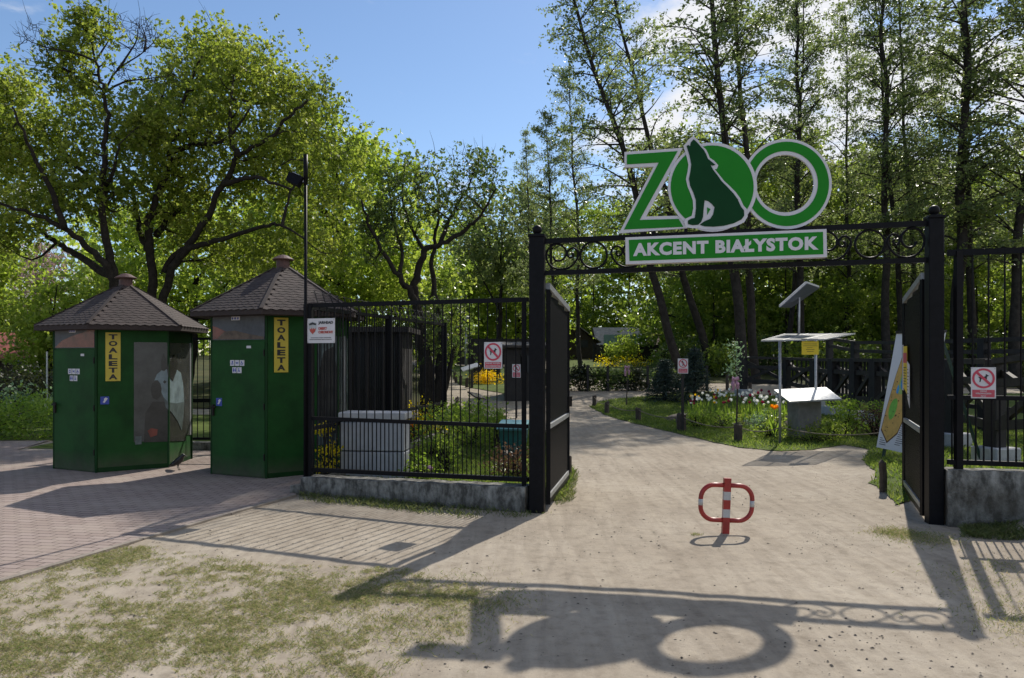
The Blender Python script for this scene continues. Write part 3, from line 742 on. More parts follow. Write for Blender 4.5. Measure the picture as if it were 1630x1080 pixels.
MB().prism(sf, zp(wolf), .025, .031).build('wolf_figure', M['wolf_green'], wr)
MB().prism(sf, zp([(921, 396), (938, 404), (922, 432)]), .025, .029).build('leg_gap', M['zoo_green'], wr)
for px, zt in ((1040, 3.12), (1092, 3.45), (1176, 3.50), (1232, 3.10), (1275, 3.12)):
    a = SP.hit(px, 360)[0]; MB().bar(sf(a, 3.02, -.062), sf(a, zt, -.062), .03).build('bracket', M['iron'], zoo)
MB().bar(sf(SP.hit(1092, 310)[0], 3.44, -.09), sf(SP.hit(1205, 300)[0], 3.47, -.09), .03).build('bracket', M['iron'], zoo)

bw = [SP.hit(820 + x * .3313, 200 + y * .3313) for x, y in [(530, 545), (1485, 505), (1488, 638), (532, 672)]]
ba0, ba1 = (bw[0][0] + bw[3][0]) / 2, (bw[1][0] + bw[2][0]) / 2
bz = lambda i, a, m: None
nbd = empty('name_board', sf((ba0 + ba1) / 2, bw[3][1]), 'long green and white name board fixed between the beam rails below the big letters', 'sign')
MB().prism(sf, [bw[3], bw[2], bw[1], bw[0]], -.01, .10).build('board', M['white_paint'], nbd)
MB().prism(sf, [SP.hit(820 + x * .3313, 200 + y * .3313) for x, y in [(550, 657), (1470, 625), (1468, 519), (547, 557)]], .101, .104).build('green_face', M['zoo_green'], nbd)
tb = [SP.hit(820 + x * .3313, 200 + y * .3313) for x, y in [(567, 635), (1447, 604), (1444, 541), (567, 572)]]
tu = Vector((tb[1][0] - tb[0][0], tb[1][1] - tb[0][1])); ang = math.atan2(tu.y, tu.x)
tf = Fr(sf(tb[0][0], tb[0][1]), SP.u * math.cos(ang) + Vector((0, 0, math.sin(ang))), Vector((0, 0, 1)))
t = MB(); put_text(t, tf, 'AKCENT BIAŁYSTOK', 0, 0, tu.length, (tb[3][1] - tb[0][1] + tb[2][1] - tb[1][1]) / 2, .105, .05, 1.12)
t.build('lettering', M['white_paint'], nbd)

# ------------------------------------------------------------------ fences with concrete footings
def footing(name, a, b, top, thick, label, drop=None):
    """rough cast wall between two ground points; drop = a lower step at the start (length, height)"""
    pl = Plane(a, b); mb = MB(); n = 40; rows = 6; L = pl.len
    rr_ = random.Random(3); grid = {}
    def tp(s): 
        z = top(s)
        if drop and s < drop[0]: z = drop[1]
        return z + rr_.uniform(-.006, .006)
    prof = []
    ss = sorted(set([L * i / n for i in range(n + 1)] + ([drop[0] - .001, drop[0]] if drop else [])))
    for s_ in ss:
        zt = tp(s_); p0 = pl.pt(s_, 0); zb = terr(p0.x, p0.y) - .12
        ring = []
        for k_ in range(rows): ring.append(pl.pt(s_, zb + (zt - zb) * k_ / (rows - 1), thick / 2 + rr_.uniform(-.006, .006)))
        for k_ in range(rows): ring.append(pl.pt(s_, zt + (zb - zt) * k_ / (rows - 1), -thick / 2))
        prof.append(ring)
    m = 2 * rows; vs = sum(prof, []); fs = []
    for i in range(len(prof) - 1):
        for j in range(m): j2 = (j + 1) % m; fs.append((i * m + j, i * m + j2, (i + 1) * m + j2, (i + 1) * m + j)[::-1])
    fs.append(tuple(range(m))); fs.append(tuple(reversed(range((len(prof) - 1) * m, len(prof) * m))))
    o = pl.pt(L / 2, 0); o.z = terr(o.x, o.y)
    return mb.add(vs, fs).build(name, M['concrete'], loc=o, label=label, cat='wall')
FA, FB = (-2.57, 9.80), (.18, 8.69)
fl = Plane(FA, FB)
footing('concrete_footing', (-2.72, 9.86), (.19, 8.69), lambda s: .215 + .02 * s, .26, 'low weathered concrete footing under the fence left of the gate', (.16, .11))
RA, RB = (4.42, 7.93), (7.6, 6.95)
fr2 = Plane(RA, RB)
footing('concrete_footing', (4.40, 7.94), (7.6, 6.95), lambda s: .575, .25, 'taller grey concrete footing under the fence right of the gate')

def railing(name, pl, zs, label, posts, rails, bars_up, bars_lo, post_w=.06, r=.0062, cap=None):
    """zs: (bottom rail, mid rail, top rail) heights as functions of distance"""
    o = pl.pt(pl.len / 2, 0); o.z = terr(o.x, o.y)
    root = empty(name, o, label, 'fence')
    for s_, z0, z1, w in posts: MB().bar(pl.pt(s_, z0), pl.pt(s_, z1), w).build('fence_post', M['iron'], root)
    for f, w, h in rails: MB().bar(pl.pt(0, f(0)), pl.pt(pl.len, f(pl.len)), w, h).build('rail', M['iron'], root)
    b = MB(); zb, zm, zt = zs
    s_ = bars_up * .6
    while s_ < pl.len - .03: b.bar(pl.pt(s_, zm(s_)), pl.pt(s_, zt(s_)), r * 2); s_ += bars_up
    s_ = bars_lo * .6
    while s_ < pl.len - .03: b.bar(pl.pt(s_, zb(s_)), pl.pt(s_, zm(s_)), r * 2); s_ += bars_lo
    b.build('bars', M['iron'], root)
    return root
zb_, zm_, zt_ = (lambda s: .30 + .015 * s), (lambda s: .945 - .003 * s), (lambda s: 2.355 - .002 * s)
lf = railing('iron_fence', fl, (zb_, zm_, zt_), 'black bar fence carrying two signs between the toilets and the gate', [(0.02, .08, 2.37, .10), (fl.len - .05, .26, 2.36, .055)],
             [(zb_, .05, .05), (zm_, .04, .045), (zt_, .045, .05)], .1145, .0573)
zb2, zm2, zt2 = (lambda s: .645 + .0 * s), (lambda s: 1.30), (lambda s: 2.765 - .0 * s)
railing('iron_fence', fr2, (zb2, zm2, zt2), 'tall black bar fence on the high footing right of the gate', [(.10, .55, 2.78, .065), (2.3, .55, 2.78, .065)],
        [(zb2, .04, .05), (zm2, .04, .045), (zt2, .045, .06)], .142, .071)
IB = (-1.48, 17.2)
fi = Plane((-2.55, 9.95), IB)
zi0, zi1, zi2 = (lambda s: .16), (lambda s: .80 - .012 * s), (lambda s: 2.34 + .012 * s)
inf = railing('iron_fence', fi, (zi0, zi1, zi2), 'black bar fence running back from the corner post into the garden', [(3.25, 0, 2.42, .11), (fi.len - .05, 0, 2.47, .11)],
        [(zi0, .04, .045), (zi1, .045, .05), (zi2, .045, .05)], .115, .115)
sp_ = MB()
for i in range(26):
    s_ = .25 + i * .27; sp_.bar(fi.pt(s_, zi2(s_)), fi.pt(s_ + .12, zi2(s_) + .24, -.12), .012)
for j in (.1, .22): sp_.tube([fi.pt(s_ / 10, zi2(s_ / 10) + j, -j * .5) for s_ in range(2, 72, 5)], .003, 4)
sp_.build('spikes', M['iron'], inf)
footing('concrete_footing', (-2.50, 10.3), (-1.46, 17.25), lambda s: .14, .22, 'low rough kerb wall under the garden side fence')
fk = Plane((-6.6, 14.30), (-3.1, 14.36))
zk0, zk1, zk2 = (lambda s: .22), (lambda s: .92), (lambda s: 2.05)
kf = railing('iron_fence', fk, (zk0, zk1, zk2), 'black bar fence behind and between the two toilet cabins', [(s_, .1, 2.1, .07) for s_ in (.05, 1.75, 3.4)], [(zk0, .04, .045), (zk1, .05, .07), (zk2, .04, .045)], .11, .11)
footing('concrete_footing', (-6.6, 14.30), (-3.1, 14.36), lambda s: .16, .22, 'low concrete footing behind the toilet cabins')

# lamp mast on the corner post
mast = empty('lamp_mast', (FA[0], FA[1] - .10, .05), 'thin tall black mast with a floodlight rising from the fence corner', 'lamp')
mb = MB().tube([(FA[0] + .0, FA[1] - .075, .05), (FA[0] + .0, FA[1] - .075, 4.2)], .02, 8); mb.tube([(FA[0], FA[1] - .075, 3.85), (FA[0], FA[1] - .075, 4.23)], .028, 8); mb.build('mast', M['iron'], mast, smooth=True)
c = Vector((FA[0] - .11, FA[1] - .10, 3.9)); m3 = Matrix.Rotation(R(-20), 3, 'X') @ Matrix.Rotation(R(28), 3, 'Y')
fb = MB()
q = [Vector(v) for v in ((-.10, -.05, -.07), (.07, -.05, -.07), (.07, .05, -.05), (-.10, .05, -.05), (-.12, -.06, .05), (.07, -.05, .07), (.07, .05, .06), (-.12, .06, .05))]
fb.box8([c + m3 @ v for v in q]); fl_ = fb.build('floodlight', M['iron'], mast)
MB().bar(c + Vector((.05, .02, 0)), (FA[0], FA[1] - .075, 3.9), .03).build('arm', M['galv'], fl_)
MB().sheet(Fr(c + m3 @ Vector((-.02, -.0, .067)), m3 @ Vector((1, 0, 0)), m3 @ Vector((0, 1, 0))), -.07, -.04, .07, .04, 0, .006).build('lens', M['lamp_glass'], fl_)
MB().tube([(FA[0] - .03, FA[1] - .075, 4.16), (FA[0] - .18, FA[1] - .08, 4.17), (FA[0] - .30, FA[1] - .08, 4.10)], .007, 6).build('cable', M['iron'], mast)

# ------------------------------------------------------------------ signs on the fences
def put_sign(name, pl, x0, y0, x1, y1, off, label, kind):
    a0, zt = pl.hit(x0, y0); a1, _ = pl.hit(x1, y0); _, zb = pl.hit((x0 + x1) / 2, y1); _, zt = pl.hit((x0 + x1) / 2, y0)
    fr = Fr(pl.pt(a0, zb, off), pl.u, (0, 0, 1)); W, H = a1 - a0, zt - zb
    root = empty(name, fr(W / 2, 0), label, 'sign')
    MB().sheet(fr, 0, 0, W, H, -.003, 0).build('plate', M['sign_white'], root)
    sc = MB()
    for a, b in ((.04, .04), (.96, .04), (.04, .96), (.96, .96)): sc.prism(fr, circle(a * W, b * H, .006, 8), .0005, .004)
    sc.build('screws', M['galv'], root)
    return root, fr, W, H
DOG = [(-.62, .12), (-.55, .20), (-.47, .13), (-.34, .16), (.0, .17), (.22, .25), (.30, .42), (.27, .60), (.36, .52), (.44, .50), (.52, .40), (.66, .36), (.64, .27), (.50, .24), (.44, .14), (.42, -.02), (.40, -.30), (.42, -.52), (.28, -.54), (.27, -.20), (.20, -.06), (-.10, -.06), (-.24, -.12), (-.30, -.30), (-.36, -.54), (-.50, -.54), (-.46, -.28), (-.48, -.02), (-.56, .04)]
def dog_sign(pl, box, off, label, lines):
    root, fr, W, H = put_sign('prohibition_sign', pl, *box, off, label, 'dog')
    cx, cy, r = W / 2, H - W * .50, W * .455
    MB().prism(fr, [(cx + a * r * .72, cy + b * r * .72 + .03 * r) for a, b in DOG], .001, .002).build('dog_silhouette', M['black'], root)
    rg_ = MB().prism(fr, circle(cx, cy, r, 36), .0025, .0035, [circle(cx, cy, r * .80, 36)])
    d = r * .86 * .7071; wv = r * .085
    rg_.prism(fr, [(cx - d - wv, cy + d - wv), (cx + d - wv, cy - d - wv), (cx + d + wv, cy - d + wv), (cx - d + wv, cy + d + wv)], .0028, .0038)
    rg_.build('red_ring', M['red_ring'], root)
    bh = H - W * 1.02
    MB().sheet(fr, W * .05, H * .035, W * .95, bh, .001, .002).build('red_band', M['pink_band'], root)
    t = MB(); n = len(lines); hh = (bh - H * .035) / n
    for i, s_ in enumerate(lines):
        f = .40 * min(1, len(s_) / 15.0) if n > 2 else .41
        put_text(t, fr, s_, W * (.5 - f), H * .035 + (n - 1 - i + .2) * hh, W * (.5 + f), H * .035 + (n - 1 - i + .82) * hh, .003, .02, 1.0, .001)
    t.build('lettering', M['sign_white'], root)
dog_sign(fl, (773.5, 545, 802, 587), .05, 'white and red no dogs sign on the fence left of the gate', ['ZAKAZ WSTĘPU', 'ZE ZWIERZĘTAMI'])
dog_sign(fr2, (1543.5, 585, 1583, 634), .05, 'white and red no dogs sign on the fence right of the gate', ['ZAKAZ', 'WPROWADZANIA', 'PSÓW'])
root, fr, W, H = put_sign('security_sign', fl, 493, 507.5, 537.5, 546.5, .06, 'white guarded premises sign with a red shield at the fence corner', 'sec')
sh = [(.075, .80), (.18, .86), (.21, .87), (.24, .86), (.355, .81), (.35, .60), (.31, .46), (.215, .34), (.12, .46), (.085, .60)]
MB().prism(fr, [(a * W, b * H) for a, b in sh], .001, .002).build('shield', M['galv'], root)
MB().prism(fr, [(a * W, b * H) for a, b in [(.09, .79), (.215, .84), (.34, .79), (.335, .72), (.215, .755), (.095, .72)]], .0025, .0035).build('shield_top', M['black'], root)
MB().prism(fr, [(a * W, b * H) for a, b in [(.105, .58), (.16, .56), (.18, .63), (.215, .54), (.25, .63), (.27, .56), (.335, .60), (.30, .47), (.215, .365), (.13, .47)]], .0025, .0035).build('shield_field', M['red_txt'], root)
t = MB(); put_text(t, fr, 'JARHEAD', .42 * W, .74 * H, .94 * W, .885 * H, .001, .035); 
put_text(t, fr, 'W PRZYPADKU ALARMU INTERWENIUJE', .15 * W, .195 * H, .87 * W, .225 * H, .001, .02); put_text(t, fr, 'GRUPA INTERWENCYJNA OCHRONY', .11 * W, .125 * H, .90 * W, .155 * H, .001, .02)
t.build('lettering', M['black'], root)
t = MB(); put_text(t, fr, 'OBIEKT', .42 * W, .535 * H, .72 * W, .645 * H, .001, .035); put_text(t, fr, 'CHRONIONY', .42 * W, .385 * H, .945 * W, .495 * H, .001, .035)
t.build('lettering', M['red_txt'], root)

# ------------------------------------------------------------------ toilet cabins
NS = 6
def hex_from(v1, edge, ang):
    pts = [Vector((v1[0], v1[1]))]
    for i in range(NS - 1):
        a = R(ang + 360 / NS * i); pts.append(pts[-1] + Vector((math.cos(a), math.sin(a))) * edge)
    return pts, sum(pts, Vector((0, 0))) / NS

def clip_x(poly, xc, left):
    out = []; n = len(poly); ins = (lambda p: p[0] <= xc) if left else (lambda p: p[0] >= xc)
    for i in range(n):
        a, b = poly[i - 1], poly[i]
        if ins(a) != ins(b): t_ = (xc - a[0]) / (b[0] - a[0]); out.append((xc, a[1] + (b[1] - a[1]) * t_))
        if ins(b): out.append(b)
    return out

def cabin(v1, edge, ang, H, apex, over, label, doorh, which):
    pts, c = hex_from(v1, edge, ang); z0 = .016
    root = empty('toilet_cabin', (c.x, c.y, z0), label, 'toilet')
    w = MB()
    for i in range(NS):
        a, b = pts[i], pts[(i + 1) % NS]
        w.add([(a.x, a.y, z0), (b.x, b.y, z0), (b.x, b.y, H), (a.x, a.y, H)], [(0, 1, 2, 3)])
    w.build('wall', M['kiosk_green'], root)
    tr = MB()
    for i in range(NS):
        if i in (0, 1, 2):
            fs_ = Fr((pts[i].x, pts[i].y, z0), (pts[(i + 1) % NS] - pts[i]).to_3d(), (0, 0, 1))
            if i: tr.sheet(fs_, .015, .0, edge - .015, .07, .001, .005); tr.sheet(fs_, .015, H - .12, edge - .015, H - .02, .001, .005)
        if i in (0, 1, 2, 3):
            a = pts[i]; d = (a - c).normalized() * .004
            tr.bar((a.x + d.x, a.y + d.y, z0), (a.x + d.x, a.y + d.y, H - .02), .028)
    tr.build('corner_trim', M['kiosk_dark'], root)
    fr0 = Fr((pts[0].x, pts[0].y, z0), (pts[1] - pts[0]).to_3d(), (0, 0, 1)); e = edge
    fr1 = Fr((pts[1].x, pts[1].y, z0), (pts[2] - pts[1]).to_3d(), (0, 0, 1))
    fr2_ = Fr((pts[2].x, pts[2].y, z0), (pts[3] - pts[2]).to_3d(), (0, 0, 1))
    dr = MB().sheet(fr0, .02, .02, e - .02, doorh, .002, .016).build('door', M['kiosk_green'], root)
    hb = MB().box(fr0(.055, .93, .03), (.03, .03, .16), R(ang)); hb.tube([fr0(.055, .98, .035), fr0(.055, .98, .07), fr0(.14, .98, .07)], .0125, 6); hb.build('handle', M['iron_warm'], dr)
    for hz in (.25, doorh * .5, doorh - .2): MB().tube([fr0(e - .025, hz, .022), fr0(e - .025, hz + .09, .022)], .011, 6).build('hinge', M['iron_warm'], dr)
    MB().sheet(fr0, e * .66, doorh - .09, e * .74, doorh - .055, .017, .019).build('door_label', M['sign_white'], dr)
    # picture band above the door
    pz0, pz1 = doorh + .03, H - .06
    pn = MB().sheet(fr0, .025, pz0, e - .025, pz1, .002, .012).build('picture_panel', M['poster_sky'], root)
    hh = pz1 - pz0
    if which == 0:
        MB().prism(fr0, [(.03, pz0 + .01), (e - .03, pz0 + .01), (e - .03, pz0 + hh * .92), (e * .72, pz0 + hh * .70), (e * .45, pz0 + hh * .55), (.2, pz0 + hh * .35)], .013, .015).build('picture', M['poster_rust'], pn)
    else:
        MB().prism(fr0, [(.03, pz0 + .01), (.12, pz0 + .02), (e * .28, pz0 + hh * .30), (.14, pz0 + hh * .44), (.03, pz0 + hh * .52)], .013, .015).build('picture', M['poster_rust'], pn)
        MB().prism(fr0, [(.10, pz0 + .01), (e - .03, pz0 + .01), (e - .03, pz0 + hh * .1), (e * .7, pz0 + hh * .2), (e * .45, pz0 + hh * .33), (e * .25, pz0 + hh * .30)], .016, .018).build('picture', M['poster_fur'], pn)
    MB().sheet(fr0, e * .38, pz1 - hh * .30, e * .54, pz1 - hh * .17, .017, .019).build('plate_number', M['sign_white'], pn)
    t = MB()
    for i in range(3): t.sheet(fr0, e * (.39 + .05 * i), pz1 - hh * .275, e * (.39 + .05 * i) + .028, pz1 - hh * .195, .0195, .0205)
    t.build('print_lines', M['blue_ink'], pn)
    # pictograms: five small tiles
    pg = MB(); sy = MB(); s = .082; gy = doorh - (.36 if which == 0 else .34)
    tiles = [(e * .36 + (s + .012) * i, gy) for i in range(3)] + [(e * .40 + (s + .012) * i, gy - s - .02) for i in range(2)]
    for x, y in tiles: pg.sheet(fr0, x, y, x + s, y + s, .017, .019)
    P_ = pg.build('pictogram_tiles', M['sign_white'], dr)
    x, y = tiles[0]; sy.prism(fr0, [(x + .015, y + .035), (x + .03, y + .02), (x + .055, y + .02), (x + .068, y + .04), (x + .05, y + .033), (x + .04, y + .033)], .0195, .021); sy.prism(fr0, circle(x + .045, y + .055, .014, 10), .0195, .021)
    x, y = tiles[1]; put_text(sy, fr0, 'WC', x + .012, y + .025, x + .07, y + .057, .0195, .03, 1, .001)
    x, y = tiles[2]; sy.prism(fr0, circle(x + .035, y + .03, .02, 14), .0195, .021, [circle(x + .035, y + .03, .013, 14)]); sy.bar(fr0(x + .03, y + .068, .02), fr0(x + .035, y + .04, .02), .01, .002, up=fr0.n); sy.bar(fr0(x + .035, y + .04, .02), fr0(x + .06, y + .036, .02), .008, .002, up=fr0.n)
    x, y = tiles[3]
    for q in (.024, .058):
        sy.prism(fr0, circle(x + q, y + .062, .009, 10), .0195, .021); sy.sheet(fr0, x + q - .012, y + .03, x + q + .012, y + .052, .0195, .021); sy.sheet(fr0, x + q - .007, y + .012, x + q + .007, y + .03, .0195, .021)
    x, y = tiles[4]; sy.prism(fr0, circle(x + .032, y + .066, .008, 10), .0195, .021); sy.prism(fr0, [(x + .025, y + .056), (x + .038, y + .056), (x + .042, y + .036), (x + .060, y + .02), (x + .05, y + .014), (x + .034, y + .028), (x + .022, y + .014), (x + .014, y + .02), (x + .026, y + .034)], .0195, .021)
    sy.build('pictograms', M['blue_ink'], P_)
    bf = fr1 if which == 0 else fr0; bx = .05 if which == 0 else .10
    by = doorh - .92 if which else doorh - .80
    bs = MB().sheet(bf, bx, by, bx + .115, by + .115, .017, .019).build('blue_sticker', M['blue_ink'], root)
    MB().prism(bf, [(bx + .03, by + .03), (bx + .055, by + .022), (bx + .075, by + .05), (bx + .098, by + .085), (bx + .07, by + .10), (bx + .045, by + .08), (bx + .05, by + .06)], .0195, .021).build('print', M['sign_white'], bs)
    # vertical yellow lettering board
    if which == 0: ya, yb, y0, y1 = e * .12, e * .12 + .20, doorh - .46, doorh + .26
    else: ya, yb, y0, y1 = e * .10, e * .10 + .20, doorh - .43, doorh + .34
    yp = MB().sheet(fr1, ya, y0, yb, y1, .004, .012).build('toilet_board', M['yellow_sign'], root)
    t = MB(); n = 7; st = (y1 - y0 - .03) / n
    for i, ch in enumerate('TOALETA'): put_text(t, fr1, ch, ya + .042, y1 - .015 - (i + .90) * st, yb - .042, y1 - .015 - (i + .12) * st, .0125, .045, 1, .002)
    t.build('lettering', M['black'], yp)
    # large picture on the right hand faces
    q0, q1 = .42, H - .30
    xc = CX + pts[2].x * F / pts[2].y; A1, A2 = Plane(pts[1], pts[2]), Plane(pts[2], pts[3])
    def wrap(name, poly, m, lay, parent):
        for left, pl, f_ in ((True, A1, fr1), (False, A2, fr2_)):
            q = clip_x(poly, xc, left)
            if len(q) < 3 or max(v[0] for v in q) - min(v[0] for v in q) < .4: continue
            MB().prism(f_, [(lambda h_: (h_[0], h_[1] - z0))(pl.hit(*v)) for v in q], .008 + lay * .003, .010 + lay * .003).build(name, m, parent)
    if which == 0:
        sx0 = 213; s0 = A1.hit(sx0, 600)[0]
        pp = MB().sheet(fr1, s0, q0, e + .004, q1, .003, .008); pp.sheet(fr2_, -.004, q0, e * .95, q1, .003, .008)
        pp = pp.build('picture_sheet', M['poster_grey'], root)
        Z = lambda L_: [(90 + x * .2314, 510 + y * .2315) for x, y in L_]
        wrap('picture', Z([(600, 840), (610, 640), (660, 560), (760, 560), (880, 600), (885, 830)]), M['poster_dark'], 0, pp)
        wrap('picture', Z([(672, 414), (690, 372), (720, 346), (760, 338), (790, 415), (822, 340), (850, 362), (864, 430), (870, 500), (872, 560), (820, 572), (770, 566), (735, 530), (718, 490), (716, 440), (695, 412)]), M['rabbit_white'], 1, pp)
        wrap('picture', Z([(735, 530), (770, 566), (820, 572), (872, 560), (868, 650), (855, 760), (830, 700), (790, 640), (750, 600)]), M['rabbit_grey'], 2, pp)
        wrap('picture', Z([(648, 480), (658, 435), (682, 415), (708, 428), (722, 470), (716, 520), (690, 548), (660, 535)]), M['poster_dark'], 2, pp)
        wrap('picture', Z([(722, 345), (720, 280), (735, 226), (752, 270), (756, 335), (740, 350)]), M['poster_dark'], 2, pp)
        wrap('picture', Z([(758, 330), (775, 280), (805, 240), (828, 290), (818, 350), (792, 420), (765, 385)]), M['poster_dark'], 3, pp)
        wrap('picture', Z([(730, 425), (742, 412), (756, 424), (742, 436)]), M['poster_dark'], 3, pp)
        wrap('picture', Z([(625, 760), (650, 742), (695, 750), (690, 790), (645, 805)]), M['poster_rust'], 2, pp)
        wrap('picture', Z([(540, 800), (584, 796), (584, 852), (540, 856)]), M['rabbit_grey'], 1, pp)
        MB().sheet(fr2_, e * .90, q0 - .005, e * .96, q1 + .01, .009, .013).build('edge_strip', M['steel_grey'], pp)
    else:
        s0 = A1.hit(505, 600)[0]
        pp = MB().sheet(fr1, s0, q0, e + .004, q1 - .1, .003, .008); pp.sheet(fr2_, -.004, q0, e * .95, q1 - .1, .003, .008); pp = pp.build('picture_sheet', M['rabbit_grey'], root)
        wrap('picture', [(507, 690), (506, 600), (515, 560), (530, 552), (538, 600), (540, 690)], M['poster_dark'], 0, pp)
        cl_ = MB(); cl_.sheet(fr2_, e * .55, q0 - .005, e * .75, q1 - .08, .009, .013); cl_.build('edge_strip', M['galv'], pp)
    # roof: eight planes of scalloped shingles
    Rr = (pts[0] - c).length + over; Hh = apex - H; zE = H - .035
    rot = math.atan2(pts[0].y - c.y, pts[0].x - c.x); cap_r = .13; verts = []; var = []
    for i in range(NS):
        a0, a1 = rot + i * 2 * math.pi / NS, rot + (i + 1) * 2 * math.pi / NS
        e0, e1 = Vector((c.x + Rr * math.cos(a0), c.y + Rr * math.sin(a0), zE)), Vector((c.x + Rr * math.cos(a1), c.y + Rr * math.sin(a1), zE))
        t0, t1 = Vector((c.x + cap_r * math.cos(a0), c.y + cap_r * math.sin(a0), apex)), Vector((c.x + cap_r * math.cos(a1), c.y + cap_r * math.sin(a1), apex))
        nrm = (e1 - e0).cross(t0 - e0).normalized(); rows = 17
        if nrm.z < 0: nrm.negate()
        for r_ in range(rows):
            f0, f1 = r_ / rows, min(1, (r_ + 1.25) / rows)
            l0, r0 = e0.lerp(t0, f0), e1.lerp(t1, f0); l1, r1 = e0.lerp(t0, f1), e1.lerp(t1, f1)
            n = max(1, round((r0 - l0).length / .13))
            for k_ in range(n):
                sh_ = .5 if r_ % 2 else 0
                ka, kb = (k_ + sh_) / n, (k_ + 1 + sh_) / n
                if kb > 1.001: kb = 1.0
                if ka > .98: continue
                lift = nrm * .011; lo_ = nrm * .004
                A, B = l0.lerp(r0, ka), l0.lerp(r0, kb); Cc, D = l1.lerp(r1, kb), l1.lerp(r1, ka)
                dn = (e0.lerp(e1, .5) - t0.lerp(t1, .5)).normalized() * .03
                mid = A.lerp(B, .5) + dn
                for tri in ((A + lift, mid + lift, B + lift), (A + lift, B + lift, Cc + lo_), (A + lift, Cc + lo_, D + lo_)):
                    verts += [tuple(p) for p in tri]; 
                vv = random.random(); var += [vv] * 3
    np_mesh('roof_shingles', np.array(verts), 3, M['shingle'], np.array(var), parent=root)
    rf = MB(); ring = []
    for rad, z in ((Rr - .02, zE - .075), (Rr, zE - .07), (Rr + .002, zE - .004), (cap_r, apex - .01)):
        ring.append([(c.x + rad * math.cos(rot + i * 2 * math.pi / NS), c.y + rad * math.sin(rot + i * 2 * math.pi / NS), z) for i in range(NS)])
    vs = sum(ring, []); fs = [(j * NS + i, j * NS + (i + 1) % NS, (j + 1) * NS + (i + 1) % NS, (j + 1) * NS + i) for j in range(3) for i in range(NS)]
    fs += [tuple(reversed(range(NS))), tuple(range(3 * NS, 4 * NS))]
    rfo = rf.add(vs, fs).build('roof', M['shingle'], root)
    hp = MB()
    for i in range(NS):
        a = rot + i * 2 * math.pi / NS; hp.bar((c.x + Rr * math.cos(a), c.y + Rr * math.sin(a), zE + .012), (c.x + cap_r * math.cos(a), c.y + cap_r * math.sin(a), apex + .012), .05, .014)
    hp.build('hip_ridge', M['shingle'], rfo)
    cp = MB().lathe((c.x, c.y, 0), [(.10, apex - .05), (.10, apex + .14)], 16); cp.build('vent_pipe', M['shingle_cap'], rfo, smooth=False)
    MB().lathe((c.x, c.y, 0), [(.05, apex + .13), (.16, apex + .13), (.165, apex + .145), (.07, apex + .20), (.02, apex + .215)], 16).build('vent_cap', M['shingle_cap'], rfo)
    return root, pts, c
k1, kp1, kc1 = cabin((-6.97, 11.9), .98, -27, 2.22, 2.83, .27, 'green six sided toilet cabin with a rabbit picture on its right side', 1.80, 0)
k2, kp2, kc2 = cabin((-4.36, 11.35), 1.04, -26, 2.40, 3.06, .30, 'green six sided toilet cabin standing next to the fence corner', 1.91, 1)
# ------------------------------------------------------------------ parking barrier
bp_ = G(1154.5, 849); bx, by, bz = bp_
bar_ = empty('parking_barrier', bp_, 'red and white folding parking barrier standing in the middle of the sandy entrance', 'barrier')
tl = math.tan(R(2.2)); rzb = R(4)
def bpnt(a, z, off=0): return (bx + a * math.cos(rzb) + z * tl - off * math.sin(rzb) * -1, by + a * math.sin(rzb) - off, bz + z - a * .05)
def band(z0, z1): return MB().bar(bpnt(0, z0), bpnt(0, z1), .066, .052, up=(0, 1, 0))
band(-.02, .155).build('post', M['red_paint'], bar_)
pw = band(.155, .235); pw.build('white_band', M['barrier_white'], bar_); band(.235, .325).build('red_band', M['red_paint'], bar_)
band(.325, .405).build('white_band', M['barrier_white'], bar_); band(.405, .535).build('post_top', M['red_paint'], bar_)
hw, z0, z1, cr = .255, .125, .465, .13
def arc(cx, cz, a0, a1, n=7): return [(cx + cr * math.cos(R(a0 + (a1 - a0) * i / n)), cz + cr * math.sin(R(a0 + (a1 - a0) * i / n))) for i in range(n + 1)]
def half(sg):
    top = [(.0, z1)] + arc(hw - cr, z1 - cr, 90, 0) ; bot = arc(hw - cr, z0 + cr, 0, -90) + [(0, z0)]
    zm = (z0 + z1) / 2
    a = top + [(hw, zm + .03)]; b = [(hw, zm + .03), (hw, zm - .03)]; c_ = [(hw, zm - .03)] + bot
    return [[bpnt(sg * x, z) for x, z in q] for q in (a, b, c_)]
lp = MB(); lw = MB()
for sg in (-1, 1):
    a, b, c_ = half(sg); lp.tube(a, .0225, 10); lw.tube(b, .0232, 10); lp.tube(c_, .0225, 10)
lp.build('loop', M['red_paint'], bar_, smooth=True); lw.build('reflective_band', M['barrier_white'], bar_, smooth=True)

# ------------------------------------------------------------------ crow
cp_ = G(284, 750); hd = R(205)
def cw(f, z, s=0): return Vector((cp_.x + f * .88, cp_.y + s - f * .35, cp_.z + .016 + z))
cb = MB(); cb.tube([cw(-.17, .05), cw(-.12, .07), cw(-.06, .10), cw(0, .135), cw(.05, .17), cw(.075, .205), cw(.10, .225), cw(.125, .222)], [.012, .022, .040, .052, .045, .030, .028, .012], 12)
cb.tube([cw(-.05, .11), cw(-.12, .075), cw(-.20, .040)], [.045, .035, .012], 8)
cro = cb.build('crow', M['crow'], loc=cp_, smooth=True, label='small black crow standing on the pavers between the two toilet cabins', cat='bird')
MB().tube([cw(.12, .222), cw(.145, .217), cw(.165, .210)], [.010, .007, .002], 6).build('beak', M['beak'], cro)
for s_ in (-.018, .018): MB().tube([cw(.0, .10, s_), cw(-.01, .05, s_), cw(.01, .004, s_), cw(.04, .003, s_)], [.010, .005, .004, .003], 6).build('leg', M['beak'], cro)

